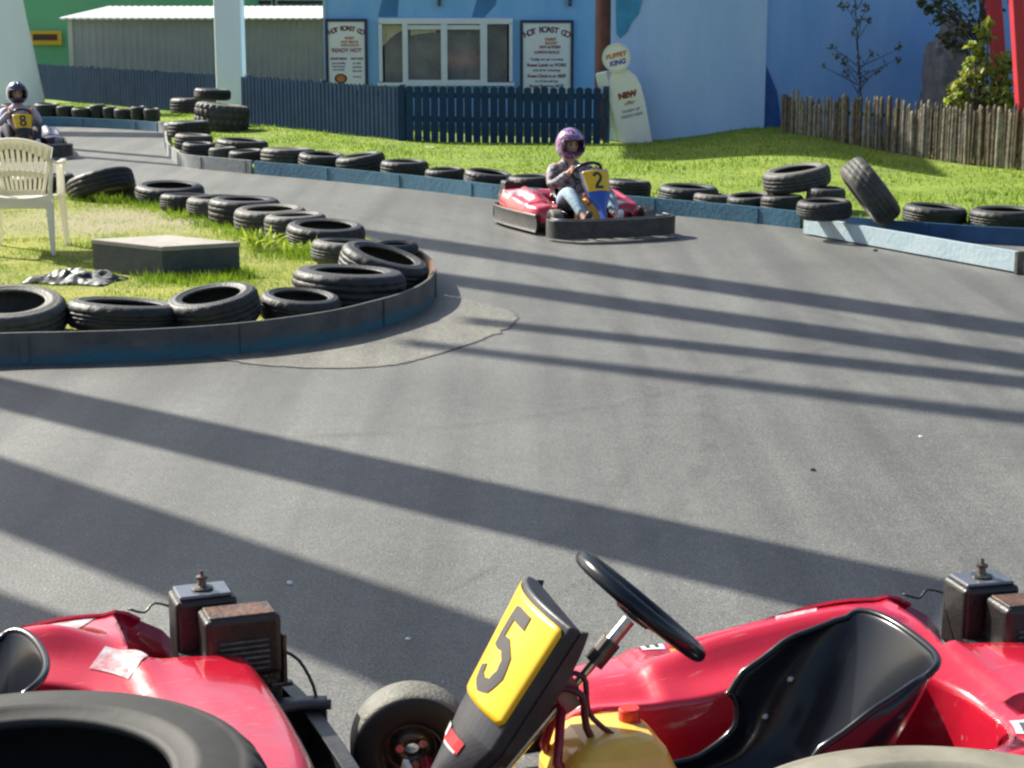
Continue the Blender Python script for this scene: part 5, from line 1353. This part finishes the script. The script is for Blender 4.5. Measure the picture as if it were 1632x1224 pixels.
SHELL8 = SHELL.copy(); SHELL8.materials.clear(); SHELL8.materials.append(mat('navy_bodywork', (.02, .015, .05), .3, col2=(.05, .02, .06), vscale=4, coat=.6))
k8 = make_kart('8', 'distant dark kart with yellow number 8 plate behind the garden chair', place((37, 195), (.46, 0, .53), PSI8, .87), PSI8, .87, M['blackpl'], shell=SHELL8)

# ------------------------------------------------------------------ drivers
def skinned(name, chains, m, parent, sub=2):
    """chains: list of lists of (point, radius); first chain is the root; joined where points coincide"""
    bm = bmesh.new(); lay = bm.verts.layers.skin.verify(); idx = {}; 
    def vert(p, r):
        key = tuple(round(c, 4) for c in p)
        if key not in idx:
            v = bm.verts.new(p); v[lay].radius = r if isinstance(r, tuple) else (r, r); idx[key] = v
        return idx[key]
    first = None
    for ch in chains:
        prev = None
        for p, r in ch:
            v = vert(p, r)
            if first is None: first = v; v[lay].use_root = True
            if prev is not None and prev is not v and not bm.edges.get((prev, v)): bm.edges.new((prev, v))
            prev = v
    me = bpy.data.meshes.new(name); bm.to_mesh(me); bm.free()
    o = bpy.data.objects.new('tmp', me); C.objects.link(o)
    s = o.modifiers.new('skin', 'SKIN'); s.use_smooth_shade = True; s.branch_smoothing = .4
    q = o.modifiers.new('sub', 'SUBSURF'); q.levels = sub; q.render_levels = sub
    dg = bpy.context.evaluated_depsgraph_get(); dg.update()
    m2 = bpy.data.meshes.new_from_object(o.evaluated_get(dg)); bpy.data.objects.remove(o); m2.name = name
    m2.shade_smooth(); m2.materials.clear()
    return link(name, m2, m, parent)
def make_driver(label, loc, psi, scale, helm_m, jacket_m, trouser_m, shell2=None, accent=None):
    root = thing('person', label, 'person', loc, R(psi), 'kart drivers', scale)
    hip = (-.26, 0, .26); chest = (-.36, 0, .50); neckb = (-.35, 0, .66); neck = (-.33, 0, .72); head = (-.30, 0, .83)
    sh = lambda s: (-.34, s * .165, .62); el = lambda s: (-.14, s * .27, .44); wr = lambda s: (.055, s * .15, .60)
    kn = lambda s: (.16, s * .21, .40); an = lambda s: (.50, s * .17, .17); toe = lambda s: (.62, s * .17, .26)
    ch = [[(hip, .13), ((-.31, 0, .38), .12), (chest, .13), (neckb, .09), (neck, .055), ((-.32, 0, .78), .055)]]
    for s in (-1, 1):
        ch += [[(chest, .13), (sh(s), .062), ((-.24, s * .235, .53), .050), (el(s), .043), ((-.03, s * .21, .52), .038), (wr(s), .027), ((.095, s * .145, .625), .034)]]
        ch += [[(hip, .13), ((-.20, s * .11, .25), .088), ((-.02, s * .18, .33), .075), (kn(s), .058), ((.33, s * .19, .30), .052), (an(s), .036), ((.55, s * .17, .14), .034)]]
    body = skinned('body', ch, M['skin'], root)
    # hands closed on the rim: palm plus fingers
    for s in (-1, 1):
        mb = MB(); w0 = Vector((.075, s * .147, .615))
        for k in range(4):
            b0 = w0 + Vector((.020 + .004 * k, s * .012, .030 - .017 * k)); a = [b0, b0 + Vector((.030, -s * .004, .014)), b0 + Vector((.048, -s * .020, .0)), b0 + Vector((.034, -s * .032, -.012))]
            mb.tube(a, [.0095, .009, .0085, .007], 8)
        t0 = w0 + Vector((.01, -s * .018, .02)); mb.tube([t0, t0 + Vector((.02, -s * .018, .012)), t0 + Vector((.042, -s * .020, .006))], [.011, .010, .008], 8)
        mb.build('hand', M['skin'], root, smooth=True)
    # head with features
    bm = bmesh.new(); bmesh.ops.create_uvsphere(bm, u_segments=28, v_segments=22, radius=1)
    for v in bm.verts:
        x, y_, z = v.co; v.co = Vector((x * .095, y_ * .075 * (1 - .18 * max(0, -z)), z * .115))
        v.co.x += .022 * math.exp(-(y_ / .16) ** 2 - ((z + .10) / .22) ** 2) * (x > 0)           # nose
        v.co.x -= .010 * (math.exp(-((abs(y_) - .36) / .16) ** 2 - ((z - .12) / .14) ** 2)) * (x > 0)   # eye sockets
        v.co.x += .006 * math.exp(-(y_ / .28) ** 2 - ((z + .45) / .09) ** 2) * (x > 0)
    me = bpy.data.meshes.new('head'); bm.to_mesh(me); bm.free(); me.shade_smooth()
    hd = link('head', me, M['skin'], root, loc=head)
    for s in (-1, 1):
        mb = MB(); mb.lathe([(0, -.011), (.008, -.008), (.011, 0), (.008, .008), (0, .011)], 10, (.083, s * .029, .014)); mb.build('eye', M['ink'], hd, smooth=True)
        mb = MB(); mb.tube([(.090, s * .014, .032), (.092, s * .03, .038), (.082, s * .046, .033)], .004, 6); mb.build('eyebrow', mat('brow', (.05, .03, .02), .7), hd)
    mb = MB(); mb.tube([(.088, -.022, -.050), (.097, 0, -.053), (.088, .022, -.050)], .005, 6); mb.build('mouth', mat('lips', (.40, .13, .11), .5), hd)
    # helmet: shell with a face opening, chin bar
    mb = MB(); nu, nv = 44, 30; rows = []
    a_, b_, c_ = .165, .145, .165
    for j in range(nv + 1):
        ph = -math.pi / 2 + math.pi * j / nv * 1.0; r = []
        for i in range(nu + 1):
            th = 2 * math.pi * i / nu; x, y_, z = math.cos(ph) * math.cos(th), math.cos(ph) * math.sin(th), math.sin(ph)
            k = 1 + .10 * max(0, x) * max(0, -z)
            r.append(Vector((x * a_ * k, y_ * b_, z * c_)))
        rows.append(r)
    mb.grid(rows); fs = []
    for j in range(nv):
        for i in range(nu):
            c = (rows[j][i] + rows[j + 1][i + 1]) / 2
            if c.z < -.138: continue
            if c.x > .045 and abs(c.y) < .112 and -.065 < c.z < .050: continue
            fs.append(mb.f[j * nu + i])
    mb.f = fs; h = mb.build('helmet', helm_m, root, loc=Vector(head) + Vector((-.005, 0, .015)), smooth=True, solid=.014)
    mb = MB(); mb.tube(catmull([(.100, .112, .052), (.146, .065, .055), (.163, 0, .056), (.146, -.065, .055), (.100, -.112, .052)], 18), .009, 8)
    mb.tube(catmull([(.097, .112, -.066), (.150, .065, -.074), (.168, 0, -.077), (.150, -.065, -.074), (.097, -.112, -.066)], 18), .012, 8)
    mb.tube([(.097, .115, .055), (.095, .120, 0), (.095, .115, -.062)], .010, 8); mb.tube([(.097, -.115, .055), (.095, -.120, 0), (.095, -.115, -.062)], .010, 8)
    mb.build('trim', M['blackpl'], h, smooth=True)
    if accent:
        mb = MB(); mb.lathe([(0, .172), (.03, .168), (.05, .160)], 16, M=Euler((R(18), R(30), 0)).to_matrix()); mb.lathe([(0, .160), (.035, .156), (.045, .150)], 16, M=Euler((R(-42), R(10), 0)).to_matrix()); mb.build('helmet_patch', accent, h, smooth=True)
    # clothes
    j = [[((-.26, 0, .24), .15), ((-.31, 0, .38), .142), (chest, .145), (neckb, .085), ((-.335, 0, .70), .07)]]
    for s in (-1, 1): j += [[(chest, .145), (sh(s), .078), ((-.24, s * .235, .53), .064), (el(s), .056), ((-.03, s * .21, .52), .049), ((.035, s * .162, .585), .040)]]
    jk = skinned('jacket', j, jacket_m, root)
    for p in jk.data.vertices: p.co += p.normal * .004 * noise.noise(p.co * 22)
    t = [[((-.26, 0, .23), .148), ((-.27, 0, .29), .14)]]
    for s in (-1, 1): t += [[((-.26, 0, .23), .148), ((-.20, s * .11, .25), .10), ((-.02, s * .18, .33), .088), (kn(s), .072), ((.33, s * .19, .30), .064), ((.46, s * .175, .19), .052)]]
    skinned('trousers', t, trouser_m, root)
    for s in (-1, 1):
        skinned('shoe', [[((.47, s * .17, .145), .045), ((.53, s * .17, .13), .045), ((.57, s * .17, .19), .042), ((.615, s * .17, .255), .032)]], M['white'] if s > 0 else M['greypl'], root)
    return root
hm2 = pattern('helmet_purple', [(.42, .32, .46), (.15, .04, .18), (.28, .13, .32), (.20, .015, .08), (.58, .52, .60)], 11, .25, 1)
jk2 = pattern('jacket_print', [(.05, .05, .06), (.33, .32, .33), (.12, .11, .13), (.27, .26, .28), (.20, .10, .08), (.05, .05, .06)], 14)
jeans = mat('jeans', (.16, .26, .34), .8, col2=(.38, .50, .56), vscale=12, bump=.3)
make_driver('driver of kart 2 in a purple helmet, patterned grey jacket and pale jeans', k2.location, PSI2, .89, hm2, jk2, jeans)
hm8 = mat('helmet_navy', (.012, .025, .09), .2, var=.3, vscale=9, coat=1)
make_driver('distant driver of kart 8 in a dark blue helmet and white top', k8.location, PSI8, .96, hm8, mat('top_white', (.46, .43, .52), .8, var=.1, vscale=9), mat('trousers_dark', (.03, .03, .04), .8, var=.3), accent=mat('patch_white', (.85, .75, .78), .3, var=.1))
